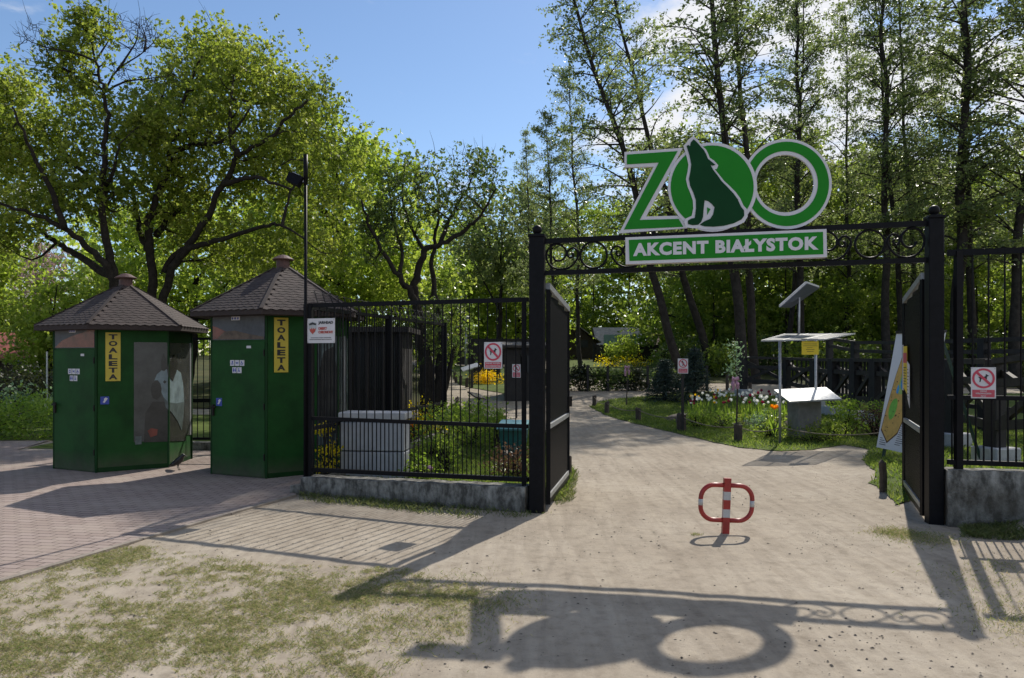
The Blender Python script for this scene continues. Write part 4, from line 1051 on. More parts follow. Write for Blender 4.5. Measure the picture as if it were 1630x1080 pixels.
# ------------------------------------------------------------------ block cabinet, bin, left garden
ca, cb2 = P(541, 0, 10.85), P(644, 0, 10.75)
cf = Plane((ca.x, ca.y), (cb2.x, cb2.y)); cw_ = cf.len; ctop = .945
cab = empty('block_cabinet', cf.pt(cw_ / 2, 0), 'pale grey concrete block meter cabinet with a slab top behind the fence', 'cabinet')
rz_ = math.atan2(cf.u.y, cf.u.x)
for i in range(2):
    for j in range(2):
        h0, h1 = .0 + j * .41, .40 + j * .41
        cc = cf.pt(cw_ * (.25 + .5 * i) + .0, (h0 + h1) / 2, -.17); MB().box(cc, (cw_ / 2 - .008, .36, h1 - h0 - .004), rz_, .012).build('block', M['cabinet'], cab)
MB().box(cf.pt(cw_ / 2, ctop - .05, -.17), (cw_ + .03, .42, .10), rz_, .012).build('slab', M['concrete_clean'], cab)
def side_post(px, y0, y1, Y): pass

tb_ = G(818, 728); tb_.y += 0; 
binr = empty('rubbish_bin', tb_, 'dark teal rubbish bin with a paler lid behind the fence by the gate post', 'bin', rz=R(-8))
def local(mb, name, m, parent, **kw): 
    me = bpy.data.meshes.new(name); me.from_pydata([tuple(v) for v in mb.v], [], mb.f); me.update(); me.materials.append(m)
    if kw.get('smooth'): me.polygons.foreach_set('use_smooth', [True] * len(me.polygons))
    o = bpy.data.objects.new(name, me); COL.objects.link(o); o.parent = parent; return o
b = MB().box8([(-.17, -.17, 0), (.17, -.17, 0), (.17, .17, 0), (-.17, .17, 0), (-.23, -.24, .50), (.23, -.24, .50), (.23, .24, .50), (-.23, .24, .50)]); local(b, 'body', M['bin_teal'], binr)
b = MB().box8([(-.26, -.28, .50), (.26, -.28, .50), (.26, .26, .50), (-.26, .26, .50), (-.25, -.26, .56), (.25, -.26, .56), (.25, .25, .62), (-.25, .25, .62)]); ld_ = local(b, 'lid', M['bin_lid'], binr)
b = MB().bar((-.2, -.29, .49), (.2, -.29, .49), .03); local(b, 'handle', M['bin_teal'], ld_)

def foliage(name, centers, sig, n_each, size, m, label, cat, stems=None, group=None, width=.55, rng=RNG, base=None, flat=.8, part='leaves'):
    cs = np.asarray(centers, float); pos = cloud(cs, sig, n_each, rng, flat)
    base = base or (float(cs[:, 0].mean()), float(cs[:, 1].mean()), terr(cs[:, 0].mean(), cs[:, 1].mean()))
    gz = base[2]; pos[:, 2] = np.maximum(pos[:, 2], gz + .02)
    root = empty(name, base, label, cat, group)
    np_mesh(part, leaf_quads(pos, size, rng, width=width), 4, m, leaf_var(len(pos), rng, len(cs), n_each), parent=root)
    s = MB()
    for c_ in cs[:: max(1, len(cs) // 14)]:
        b0 = Vector(base) + Vector((random.uniform(-.06, .06), random.uniform(-.06, .06), -.03)); t_ = Vector(c_)
        s.tube([b0, b0.lerp(t_, .5) + Vector((0, 0, .06)), t_], [.012, .008, .003], 5)
    s.build('stems', M['bark'] if not stems else stems, root)
    return root

def shrub(px, py, Y, w, h, m, label, cat='shrub', n=26, ne=40, size=.05, name='garden_shrub', dep=None, group=None, rng=RNG):
    x = (px - CX) * Y / F; z = terr(x, Y); cs = []
    for _ in range(n):
        t_ = rng.uniform(0, 2 * math.pi); r_ = math.sqrt(rng.uniform(0, 1)); zz = rng.uniform(.12, .95)
        k_ = math.sin(math.pi * min(1, .25 + zz * .75)) ** .5
        cs.append((x + w / 2 * r_ * math.cos(t_) * k_, Y + (dep or w) / 2 * r_ * math.sin(t_) * k_, z + zz * h))
    return foliage(name, cs, [w * .09 + .02] * n, ne, size, m, label, cat, None, group, base=(x, Y, z), rng=rng)

# yellow-flowered shrubs, green shrubs and dry shrub in the left garden
shrub(517, 0, 10.6, .34, .80, M['leaf_yellow'], 'yellow flowering shrub in the fence corner beside the block cabinet', n=22, ne=30, size=.045, name='flowering_shrub')
shrub(690, 0, 13.4, .95, .85, M['leaf_shrub'], 'loose yellow green shrub right of the block cabinet', n=30, ne=34, size=.055)
shrub(707, 0, 11.6, .6, .55, M['leaf_shrub'], 'low leafy plant close behind the fence bars', n=20, ne=30, size=.05)
shrub(752, 0, 15.2, 1.35, .85, M['leaf_shrub'], 'broad bright green bush on the lawn left of the bin', n=40, ne=50, size=.06)
shrub(788, 0, 14.6, .6, .75, M['leaf_shrub'], 'narrow green bush touching the rubbish bin', n=20, ne=40, size=.055)
shrub(815, 0, 11.2, .75, .42, M['leaf_brown'], 'dry reddish brown low shrub in front of the rubbish bin', n=30, ne=40, size=.04)
shrub(648, 0, 16.2, .6, .45, M['petal_orange'], 'orange flowers behind the block cabinet', 'flowers', n=12, ne=12, size=.07, name='flower_clump')
shrub(668, 0, 16.4, 1.2, .75, M['leaf_yellow'], 'yellow green flowering bush at the foot of the dark tree', n=26, ne=34, size=.06, name='flowering_shrub')
shrub(666, 0, 10.9, .5, .32, M['leaf_shrub'], 'small plant with a pink bloom by the fence foot', n=14, ne=26, size=.05, name='flowering_plant')
fp = P(684, 747, 10.8); MB().lathe((fp.x, fp.y, fp.z), [(.01, -.03), (.04, -.01), (.045, .02), (.02, .045)], 8).build('pink_bloom', M['pink_cloth'], loc=fp, label='single pink bloom close behind the fence bars', cat='flower')

# dark timber shed behind the garden fence
hx0, hx1 = P(557, 0, 15.2).x, P(640, 0, 15.2).x
hut = empty('timber_shed', ((hx0 + hx1) / 2, 15.9, 0), 'dark timber shed behind the second toilet cabin', 'shed')
MB().box(((hx0 + hx1) / 2, 16.0, 1.1), (hx1 - hx0, 1.6, 2.2)).build('wall', M['timber_black'], hut)
MB().box(((hx0 + hx1) / 2, 16.0, 2.25), (hx1 - hx0 + .3, 2.0, .10)).build('roof', M['timber_dark'], hut)
for i in range(4): MB().bar((hx0 + .02 + i * (hx1 - hx0 - .04) / 3, 15.17, .05), (hx0 + .02 + i * (hx1 - hx0 - .04) / 3, 15.17, 2.18), .06).build('corner_post', M['timber_dark'], hut)
MB().box(((hx0 + hx1) / 2, 15.185, 1.5), (hx1 - hx0 - .25, .02, .8)).build('window', M['black'], hut)

# ------------------------------------------------------------------ rope posts along the path edges
def bollard(px, py, h, r, label, group='rope posts along the lawn edge'):
    p = G(px, py); n = 9
    mb = MB().tube([(p.x, p.y, p.z - .05), (p.x + random.uniform(-.01, .01), p.y, p.z + h * .5), (p.x + random.uniform(-.015, .015), p.y, p.z + h - .012), (p.x, p.y, p.z + h)], [r * 1.05, r, r, r * .8], n)
    return mb.build('rope_post', M['timber_log'], loc=p, label=label, cat='post', group=group), p + Vector((0, 0, h * .85))
def rope(pts, sag, label):
    out = []
    for a, b in zip(pts, pts[1:]):
        for i in range(8):
            t_ = i / 8; q = a.lerp(b, t_); q.z -= sag * 4 * t_ * (1 - t_); q.z = max(q.z, terr(q.x, q.y) + .03); out.append(q)
    out.append(pts[-1]); c_ = sum(out, Vector()) / len(out)
    MB().tube(out, .011, 5).build('rope', M['rope'], loc=c_, smooth=True, label=label, cat='rope')
a1 = [bollard(*q) for q in [(727, 647, .30, .06, 'rope post on the left lawn edge nearest the inner fence'), (748, 655, .32, .065, 'second rope post on the left lawn edge')]]
le = P(764, 0, 20.5); le.z = .25
rope([Vector((-1.5, 17.3, .42)), a1[0][1], a1[1][1], G(764, 662) + Vector((0, 0, .3))], .10, 'dark rope slung along the left lawn edge')
a2 = [bollard(*q) for q in [(946, 647, .36, .07, 'rope post at the far left tip of the lawn island'), (966, 659, .36, .07, 'second rope post from the tip of the lawn island'),
                            (1016, 671, .36, .075, 'third rope post along the lawn island edge, left of the small sign'), (1085, 687, .40, .11, 'thick stump at the foot of the small sign on the lawn island'),
                            (1175, 704, .36, .085, 'rope post on the lawn island edge below the pink ribbon')]]
end = P(1242, 690, 15.4)
rope([q[1] for q in a2] + [Vector((end.x, end.y, .33)), Vector((6.9, 14.6, .30))], .09, 'rope slung between the posts of the lawn island')
bollard(906, 757, .28, .035, 'thin stake stump beside the open left gate leaf', None)
bollard(1406, 783, .38, .045, 'dark stump beside the map board at the path edge', None)
for px, py in ((1194, 624), (1158, 621)): bollard(px, py, .6, .07, 'far rope post beside the path behind the tulips' if px == 1194 else 'far rope post behind the spruces')

# ------------------------------------------------------------------ small no entry signs on posts
def small_sign(px, pyt, pyb, pxb, w, h, label):
    p = G(px, pyb); Y = p.y; top = P(px, pyt, Y); root = empty('path_sign', p, label, 'sign')
    MB().bar((p.x - .0, p.y + .03, p.z - .05), (top.x + (px - pxb) * 0, Y + .03, top.z - .02), .055).build('post', M['timber_black'], root)
    fr = Fr((top.x - w / 2, Y - .005, top.z - h), (1, .0, -.02), (0, 0, 1))
    MB().sheet(fr, 0, 0, w, h, 0, .006).build('plate', M['sign_white'], root)
    cx, cy, r = w / 2, h - w * .47, w * .42
    MB().prism(fr, [(cx + a * r, cy + b * r) for a, b in [(-.25, -.6), (-.05, -.1), (-.3, .1), (-.2, .35), (.05, .30), (.35, .05), (.3, 0), (.05, .1), (.1, -.15), (.35, -.55), (.22, -.6), (0, -.25), (-.1, -.6)]] , .007, .008).build('figure', M['black'], root)
    MB().prism(fr, circle(cx - .1 * r, cy + .5 * r, r * .15, 10), .007, .008).build('figure_head', M['black'], root)
    b = MB().prism(fr, circle(cx, cy, r, 28), .0085, .0095, [circle(cx, cy, r * .80, 28)]); d = r * .6; wv = r * .07
    b.prism(fr, [(cx - d - wv, cy + d - wv), (cx + d - wv, cy - d - wv), (cx + d + wv, cy - d + wv), (cx - d + wv, cy + d + wv)], .0087, .0097); b.build('red_ring', M['red_ring'], root)
    MB().sheet(fr, w * .07, h * .05, w * .93, h - w * .98, .007, .008).build('red_band', M['red_ring'], root)
    t = MB(); hb = (h - w * .98 - h * .05) / 3
    for i, s_ in enumerate(('NIE DEPTAĆ', 'TRAWNIKÓW')): put_text(t, fr, s_, w * .14, h * .05 + hb * (1.65 - i * 1.25), w * .86, h * .05 + hb * (2.45 - i * 1.25), .0085, .02, 1, .001)
    t.build('lettering', M['sign_white'], root)
    return root
small_sign(1087, 571, 689, 1086, .235, .34, 'small keep off sign on a dark post at the lawn island edge')
small_sign(822, 580, 666, 821, .235, .375, 'small keep off sign on a dark post seen through the left fence')
lec = G(762, 664)
lr = empty('low_lectern', lec, 'low wooden information lectern on the left lawn edge', 'lectern')
MB().bar((lec.x, lec.y, lec.z - .05), (lec.x, lec.y, lec.z + .56), .085).build('post', M['timber_dark'], lr)
MB().prism(Fr((lec.x - .02, lec.y - .2, lec.z + .58), (.36, .5, -.10), (-.5, .36, 0.30)), [(-.26, -.12), (.26, -.12), (.26, .2), (-.26, .2)], 0, .04).build('board', M['timber_dark'], lr)

# ------------------------------------------------------------------ solar information stand
st_ = G(1242, 707); Y1 = st_.y
ss = empty('solar_information_stand', (P(1275, 0, 16).x, 16.0, 0), 'solar powered information stand with a thin canopy and bright tilted panels', 'information stand')
def pole(px, Y, pyt, z0=0.0, r=.028, nm='pole'):
    x = (px - CX) * Y / F; MB().tube([(x, Y, terr(x, Y) - .03 + z0), (x, Y, P(px, pyt, Y).z)], r, 10).build(nm, M['galv'], ss, smooth=True)
pole(1241.5, Y1, 540.5); pole(1298.5, 16.75, 539)
canopy = [P(1212, 543.5, 14.3), P(1312, 541.5, 14.4), P(1361, 532, 16.4), P(1250, 532.5, 16.2)]
def slab(pts, th):
    n = (pts[1] - pts[0]).cross(pts[3] - pts[0]).normalized() * th; return MB().box8([p for p in pts] + [p + n for p in pts])
cn = slab(canopy, .012).build('canopy', M['poly'], ss)
e = MB()
for a, b in ((0, 1), (1, 2), (2, 3), (3, 0)): e.bar(canopy[a] + Vector((0, 0, .006)), canopy[b] + Vector((0, 0, .006)), .018, .024)
for f in (.33, .66): e.bar(canopy[0].lerp(canopy[1], f), canopy[3].lerp(canopy[2], f), .03, .03)
e.build('canopy_frame', M['steel_grey'], cn)
sol = [P(1241, 487.5, 15.75), P(1258, 488.5, 16.5), P(1303, 457, 16.75), P(1283, 450, 15.95)]
pl_ = slab(sol, .035).build('solar_panel', M['solar'], ss)
e = MB()
for a, b in ((0, 1), (1, 2), (2, 3), (3, 0)): e.bar(sol[a], sol[b], .025, .045)
e.build('panel_frame', M['galv'], pl_)
x = (1272 - CX) * 16.2 / F; MB().tube([(x, 16.2, P(1272, 537, 16.2).z), (x, 16.2, P(1272, 470, 16.2).z)], .022, 10).build('panel_pole', M['galv'], ss, smooth=True)
bd = [P(1257, 642, 15.75), P(1340, 637.5, 15.95), P(1315, 619, 16.95), P(1232, 623, 16.75)]
bo = slab(bd, .03).build('tilted_board', M['steel_grey'], ss)
nrm = (bd[1] - bd[0]).cross(bd[3] - bd[0]).normalized()
for f0, f1 in ((.015, .485), (.495, .985)):
    q = [bd[0].lerp(bd[1], f0), bd[0].lerp(bd[1], f1), bd[3].lerp(bd[2], f1), bd[3].lerp(bd[2], f0)]
    slab([p + nrm * .032 for p in q], .003).build('information_sheet', M['gloss_white'], bo)
pd = G(1283, 699); wv = 33 * 16.3 / F
MB().box((pd.x, 16.5, .42), (wv + .12, .42, .90), R(14), .02).build('pedestal', M['stone'], ss)
yl = Plane((P(1275, 0, 14.4).x, 14.4), (P(1303, 0, 14.45).x, 14.45))
ysz = [yl.hit(1275.5, 565), yl.hit(1302.5, 543.5)]
ys_ = empty('yellow_notice', yl.pt(yl.len / 2, ysz[0][1]), 'yellow notice hanging from the front edge of the stand canopy', 'notice')
yf = Fr(yl.pt(ysz[0][0], ysz[0][1], .01), yl.u, (0, 0, 1)); W, H = ysz[1][0] - ysz[0][0], ysz[1][1] - ysz[0][1]
MB().sheet(yf, 0, 0, W, H, 0, .006).build('plate', M['yellow_notice'], ys_)
t = MB()
for i, (a, b) in enumerate(((.12, .88), (.08, .92), (.30, .62), (.25, .75), (.3, .7))): t.sheet(yf, W * a, H * (.78 - i * .14), W * b, H * (.81 - i * .14), .0065, .0075)
t.build('print_lines', M['timber_dark'], ys_)
MB().bar(yf(W * .0, H + .03), yf(W * .95, H + .03), .03).build('hanger', M['timber_dark'], ys_)
shrub(1345, 0, 17.2, .85, .75, M['leaf_shrub'], 'small bright green bush right of the information stand', n=30, ne=40, size=.06)
shrub(1322, 0, 15.9, .8, .45, M['leaf_under'], 'low green plants at the foot of the stand pedestal', n=24, ne=36, size=.05)
shrub(1226, 0, 16.6, .7, .55, M['leaf_under'], 'leafy plant left of the information stand pole', n=22, ne=36, size=.055)
shrub(1392, 0, 16.8, .8, .6, M['leaf_brown'], 'brownish low shrub left of the map board', n=24, ne=36, size=.045)
shrub(1398, 0, 17.8, .7, .7, M['leaf_shrub'], 'green bush between the timber fence and the map board', n=20, ne=36, size=.055)
shrub(1290, 0, 15.6, 1.1, .22, M['leaf_under'], 'ground plants round the stand', n=24, ne=26, size=.05)

# ------------------------------------------------------------------ zoo map board on an A-frame
mA, mB_ = P(1395, 712, 13.3), None
ub = Vector((.16, -1.0, -.02)).normalized(); tl_ = P(1427, 531, 13.3 + .25)
vb = (tl_ - mA); mh = vb.length; vb.normalize()
mf = Fr(mA, ub, vb); mw = 1.2
mp = empty('map_board', (mA.x + .3, mA.y - .7, terr(mA.x, mA.y)), 'large white zoo map board leaning on an A frame behind the right gate leaf', 'board')
MB().sheet(mf, 0, 0, mw, mh, -.012, 0).build('panel', M['board_white'], mp)
outl = [(.07, .30), (.42, .10), (.80, .28), (1.12, .80), (1.14, 1.70), (.52, 1.78), (.30, 1.25), (.13, .62)]
k_ = mh / 2.0; ka_ = .60
o2 = [(a * ka_, b * k_) for a, b in outl]
md = MB().prism(mf, o2, .001, .003).build('map_outline', M['map_edge'], mp)
cxm, cym = .62 * ka_, .95 * k_
MB().prism(mf, [(cxm + (a - cxm) * .95, cym + (b - cym) * .965) for a, b in o2], .0035, .005).build('map_area', M['map_tan'], mp)
def blob(name, pts, m, z0): MB().prism(mf, [(p.x * ka_, p.y * k_) for p in spline([(a, b, 0) for a, b in pts], 4, True)], z0, z0 + .0015).build(name, M[m], mp)
blob('map_field', [(.52, 1.02), (.62, .94), (.85, 1.0), (.95, 1.25), (.92, 1.55), (.75, 1.60), (.58, 1.35)], 'map_lime', .0055)
blob('map_pond', [(.60, 1.10), (.70, 1.02), (.84, 1.10), (.88, 1.3), (.82, 1.50), (.70, 1.48), (.62, 1.30)], 'map_blue', .0075)
blob('map_pond', [(.46, .98), (.54, .95), (.56, 1.04), (.50, 1.10)], 'map_blue', .0075)
blob('map_meadow', [(.28, .60), (.38, .50), (.52, .55), (.60, .72), (.55, .86), (.40, .84), (.30, .74)], 'map_green', .0055)
ms = MB(); r9 = random.Random(4)
for _ in range(46):
    a, b = r9.uniform(.1, 1.1) * ka_, r9.uniform(.2, 1.7)
    if inpoly(a, b * k_, [(cxm + (u - cxm) * .9, cym + (v - cym) * .9) for u, v in o2]): s_ = r9.uniform(.010, .022); ms.sheet(mf, a, b * k_, a + s_ * 1.6, b * k_ + s_, .0095, .0105)
ms.build('map_symbols', M['map_edge'], mp)
ml = MB()
for i in range(26):
    b = .10 + i * .034; a_ = .42 + b * .3
    if a_ < 1.08 and b < .7: ml.sheet(mf, a_, b * k_, min(1.17, a_ + r9.uniform(.08, .30)), (b + .009) * k_, .001, .0025)
for i in range(4): ml.sheet(mf, .06, (.06 + i * .035) * k_, .06 + r9.uniform(.05, .2), (.07 + i * .035) * k_, .001, .0025)
ml.build('print_lines', M['timber_dark'], mp)
e = MB(); e.bar(mf(0, mh + .02), mf(mw, mh + .02), .05, .05); e.build('clip_rail', M['black'], mp)
for a in (.12, mw - .12):
    f_ = mf(a, .0, -.05); bt = mf(a - 0, -.1, -.06); bt.z = terr(bt.x, bt.y); MB().bar(bt + Vector((0, 0, -.03)), mf(a, mh * .98, -.04), .04).build('frame_leg', M['leg_green'], mp)
    bk = mf(a, 0, -.05) + Vector((1.05, .16, 0)); bk.z = terr(bk.x, bk.y) - .03; MB().bar(bk, mf(a, mh * .95, -.06), .04).build('frame_leg', M['leg_green'], mp)

# ------------------------------------------------------------------ timber enclosure fence with cross braces on concrete feet
tfp = [(6.85, 9.6), (7.68, 12.4), (8.45, 15.0), (9.05, 17.6), (9.25, 19.9), (9.30, 21.2), (9.45, 23.0), (9.75, 25.2), (9.85, 28.0), (8.6, 29.0)]
tf_ = empty('enclosure_fence', (9.2, 19, terr(9.2, 19)), 'heavy dark timber enclosure fence with cross braces on concrete feet', 'fence')
for i, (x, y) in enumerate(tfp):
    z = terr(x, y); zt_p = max(1.68, z + 1.5); fo = MB().box((x, y, z + .09), (.5, .5, .36), R(15), .02)
    po = MB().box((x, y, (z + .25 + zt_p) / 2), (.22, .22, zt_p - z - .25), R(15), .01).build('fence_post', M['timber_black'], tf_)
    fo.build('concrete_foot', M['concrete_clean'], po)
for i in range(len(tfp) - 1):
    (x0, y0), (x1, y1) = tfp[i], tfp[i + 1]; z0, z1 = terr(x0, y0), terr(x1, y1)
    t0, t1 = max(1.68, z0 + 1.5), max(1.68, z1 + 1.5)
    for za, zb, w, h in ((t0 - .04, t1 - .04, .16, .09), (t0 - .38, t1 - .38, .05, .12), (z0 + .60, z1 + .60, .10, .14)): MB().bar((x0, y0, za), (x1, y1, zb), w, h).build('rail', M['timber_dark'], tf_)
    mx, my, mz = (x0 + x1) / 2, (y0 + y1) / 2, (z0 + z1) / 2 + .1
    MB().bar((x0, y0, t0 - .2), (x1, y1, z1 + .58), .07, .11).build('brace', M['timber_dark'], tf_); MB().bar((x0 + .09, y0, z0 + .58), (x1 + .09, y1, t1 - .2), .07, .11).build('brace', M['timber_dark'], tf_)
b_ = MB()
for i in range(3, 8):
    (x0, y0), (x1, y1) = tfp[i], tfp[i + 1]
    for k3 in range(6):
        f = (k3 + .5) / 6; xx, yy = x0 + (x1 - x0) * f + .14, y0 + (y1 - y0) * f; b_.bar((xx, yy, terr(xx, yy) + .55), (xx, yy, 1.62), .012, .14)
b_.build('pickets', M['timber_black'], tf_)
# second, higher rail line of the enclosure behind it
t2 = empty('enclosure_fence', (11.5, 24, terr(11.5, 24)), 'higher dark timber rails of the enclosure behind the braced fence', 'fence')
p2_ = [(11.4, 15.2), (11.0, 18.2), (10.85, 21.4), (11.2, 25.5), (12.2, 30)]
for (x, y) in p2_: MB().box((x, y, terr(x, y) + 1.05), (.2, .2, 2.2), R(10)).build('fence_post', M['timber_black'], t2)
for (a, b) in zip(p2_, p2_[1:]):
    for dz in (2.12, 1.85, 1.1, .55): MB().bar((a[0], a[1], terr(*a) + dz), (b[0], b[1], terr(*b) + dz), .10, .10).build('rail', M['timber_dark'], t2)
# rails across the paddock at the right
t3 = empty('enclosure_fence', (16, 21, terr(16, 21)), 'dark paddock rails crossing behind the right hand bar fence', 'fence')
p3_ = [(11.6, 15.1), (14, 17), (17, 18.4), (21, 19.5)]
for (x, y) in p3_: MB().box((x, y, terr(x, y) + .9), (.2, .2, 1.9), R(10)).build('fence_post', M['timber_black'], t3)
for (a, b) in zip(p3_, p3_[1:]):
    for dz in (1.72, 1.2, .6): MB().bar((a[0], a[1], terr(*a) + dz), (b[0], b[1], terr(*b) + dz), .08, .12).build('rail', M['timber_dark'], t3)

# ------------------------------------------------------------------ tulip bed, ribbons, dwarf spruces
rt = np.random.default_rng(21)
bed0 = []
tul = []
for i in range(120):
    px = rt.uniform(1098, 1248); Y = rt.uniform(19.0, 24.0); x = (px - CX) * Y / F; tul.append((x, Y))
kinds = [('petal_white', 'white tulip in the round bed on the lawn island', 'white tulips in the lawn bed'), ('petal_yellow', 'yellow tulip in the round bed on the lawn island', 'yellow tulips in the lawn bed'), ('petal_red', 'dark red tulip in the round bed on the lawn island', 'dark red tulips in the lawn bed'), ('petal_orange', 'orange tulip beside the information stand', 'orange tulips by the stand')]
proto = {}
for mk, lab, grp in kinds:
    r_ = empty('tulip', (0, 0, 0), lab, 'tulip', grp)
    V = []
    for j in range(6):
        a = j * math.pi / 3; b0 = np.array([0, 0, .40]); o_ = np.array([math.cos(a), math.sin(a), 0]); s_ = np.array([-math.sin(a), math.cos(a), 0])
        V += [b0, b0 + o_ * .026 + s_ * .020 + [0, 0, .03], b0 + o_ * .018 + [0, 0, .07], b0 + o_ * .026 - s_ * .020 + [0, 0, .03]]
    np_mesh('petals', np.array(V), 4, M[mk], np.full(6, .5), parent=r_)
    s = MB().tube([(0, 0, -.02), (.01, 0, .2), (0, 0, .40)], [.006, .005, .004], 5); local(s, 'stem', M['stem_green'], r_)
    V = []
    for j in range(4):
        a = j * 1.57 + .4; o_ = np.array([math.cos(a), math.sin(a), 0]); s_ = np.array([-math.sin(a), math.cos(a), 0])
        V += [np.array([0, 0, .02]), o_ * .07 + s_ * .022 + [0, 0, .16], o_ * .12 + [0, 0, .30], o_ * .07 - s_ * .022 + [0, 0, .16]]
    np_mesh('leaves', np.array(V), 4, M['leaf_shrub'], np.full(4, .4), parent=r_)
    proto[mk] = r_
used = {}
def add_tulip(mk, x, y, sc):
    o = proto[mk] if not used.get(mk) else copy_tree(proto[mk])
    used[mk] = 1; place(o, (x, y, terr(x, y) + .12), rt.uniform(0, 6), sc)
for i, (x, y) in enumerate(tul):
    px = CX + x * F / y; u = rt.uniform()
    mk = 'petal_white' if u < .62 else ('petal_yellow' if u < .74 and px < 1170 else ('petal_red' if u > .78 else 'petal_white'))
    add_tulip(mk, x, y, rt.uniform(.95, 1.4))
for px, Y in ((1233, 15.6), (1236, 15.9), (1229, 16.0)): add_tulip('petal_orange', (px - CX) * Y / F, Y, 1.35)
mound = MB(); n = 30
c_ = Vector(((1172 - CX) * 21.4 / F, 21.4, 0)); ring = lambda r_, z: [(c_.x + r_ * 1.0 * math.cos(2 * math.pi * i / n), c_.y + r_ * 1.15 * math.sin(2 * math.pi * i / n), terr(c_.x, c_.y) + z) for i in range(n)]
vs = ring(2.0, -.02) + ring(1.75, .07) + ring(1.2, .11) + [(c_.x, c_.y, terr(c_.x, c_.y) + .12)]
fs = [(j * n + i, j * n + (i + 1) % n, (j + 1) * n + (i + 1) % n, (j + 1) * n + i) for j in range(2) for i in range(n)] + [(2 * n + i, 2 * n + (i + 1) % n, 3 * n) for i in range(n)]
mound.add(vs, fs).build('flower_bed', M['soil'], smooth=True, kind='structure')
cs = [((px - CX) * Y / F, Y, terr(0, Y) + .2) for px, Y in zip(rt.uniform(1095, 1250, 60), rt.uniform(18.6, 23.5, 60))]
foliage('bed_foliage', cs, [.14] * 60, 42, .11, M['leaf_under'], 'low green leaf mass filling the tulip bed', 'ground cover', flat=.6, width=.3)
for px, Y, lab in ((1150, 18.6, 'low green clump at the left front of the tulip bed'), (1110, 18.9, 'green clump behind the small sign post'), (1215, 18.0, 'greyish low plants at the right front of the tulip bed')):
    shrub(px, 0, Y, .8, .38, M['leaf_shrub'] if px != 1215 else M['leaf_pale'], lab, 'plant', n=20, ne=30, size=.05, name='garden_plant')

def ribbon(px, py, Y, h, label):
    p = P(px, py, Y); rb = empty('ribbon', p, label, 'ribbon'); w = h * .38
    V = MB()
    V.tube([p + Vector((-w * .3, 0, h * .35)), p + Vector((-w * .5, -.02, 0)), p + Vector((-w * .42, 0, -h * .5))], [.03, .045, .03], 6); V.tube([p + Vector((w * .2, 0, h * .35)), p + Vector((w * .45, -.02, 0)), p + Vector((w * .55, 0, -h * .35))], [.03, .045, .03], 6)
    V.build('tails', M['pink_cloth'], rb)
    K = MB().tube([p + Vector((-w * .6, 0, h * .45)), p + Vector((0, -.03, h * .4)), p + Vector((w * .6, 0, h * .47))], [.05, .03, .05], 8); K.build('bow', M['pink_cloth'], rb)
def sapling(px, pyb, Y, top, label, leafy=True):
    x = (px - CX) * Y / F; z = terr(x, Y); r_ = empty('sapling', (x, Y, z), label, 'sapling'); zt = P(px, top, Y).z
    MB().tube([(x, Y, z - .05), (x + .03, Y, (z + zt) / 2), (x - .06, Y, zt)], [.022, .018, .006], 7).build('stem', M['timber_log'], r_)
    cs = [(x + rt.uniform(-.1, .1) - .06 * f, Y + rt.uniform(-.1, .1), z + (zt - z) * f) for f in rt.uniform(.55, 1.0, 18)]
    pos = cloud(np.array(cs), [.09] * 18, 16, rt); np_mesh('leaves', leaf_quads(pos, .06, rt), 4, M['leaf_pale'] if leafy else M['leaf_under'], leaf_var(len(pos), rt), parent=r_)
sapling(1172, 690, 17.6, 545, 'slender pale leaved sapling in the tulip bed with a pink ribbon'); ribbon(1170, 612, 17.45, .28, 'pink ribbon tied to the sapling in the tulip bed')
sapling(997, 640, 26.0, 575, 'dark staked sapling behind the lawn island with a pink ribbon', False); ribbon(998, 591, 25.9, .32, 'pink ribbon tied to the staked sapling behind the lawn island')

def spruce(px, Y, h, w, label):
    x = (px - CX) * Y / F; z = terr(x, Y); r_ = empty('spruce_tree', (x, Y, z), label, 'spruce')
    MB().tube([(x, Y, z - .1), (x, Y, z + h)], [.07, .012], 7).build('trunk', M['bark'], r_)
    cs, sg = [], []; br = MB()
    for i in range(15):
        f = i / 15; zz = z + h * (.06 + .9 * f); rr_ = w / 2 * (1 - f) ** .8 + .05; nb = 9
        for j in range(nb):
            a = j * 2 * math.pi / nb + i * .6 + rt.uniform(-.2, .2); tip = (x + rr_ * math.cos(a), Y + rr_ * math.sin(a), zz - rr_ * .12 + .08)
            br.bar((x, Y, zz), tip, .012)
            for t_ in (.35, .6, .8, 1.0): cs.append((x + rr_ * t_ * math.cos(a), Y + rr_ * t_ * math.sin(a), zz - rr_ * .12 * t_ + .04 * t_)); sg.append(.05 + .05 * rr_)
    br.build('branches', M['bark'], r_)
    pos = cloud(cs, sg, 8, rt, .5); np_mesh('needles', leaf_quads(pos, .11, rt, up=.1, width=.22), 4, M['leaf_spruce'], leaf_var(len(pos), rt), parent=r_)
spruce(1058, 27.5, 1.55, 1.3, 'squat dark spruce behind the small sign'); spruce(1106, 26.8, 2.0, 1.25, 'pointed blue green spruce right of the small sign')

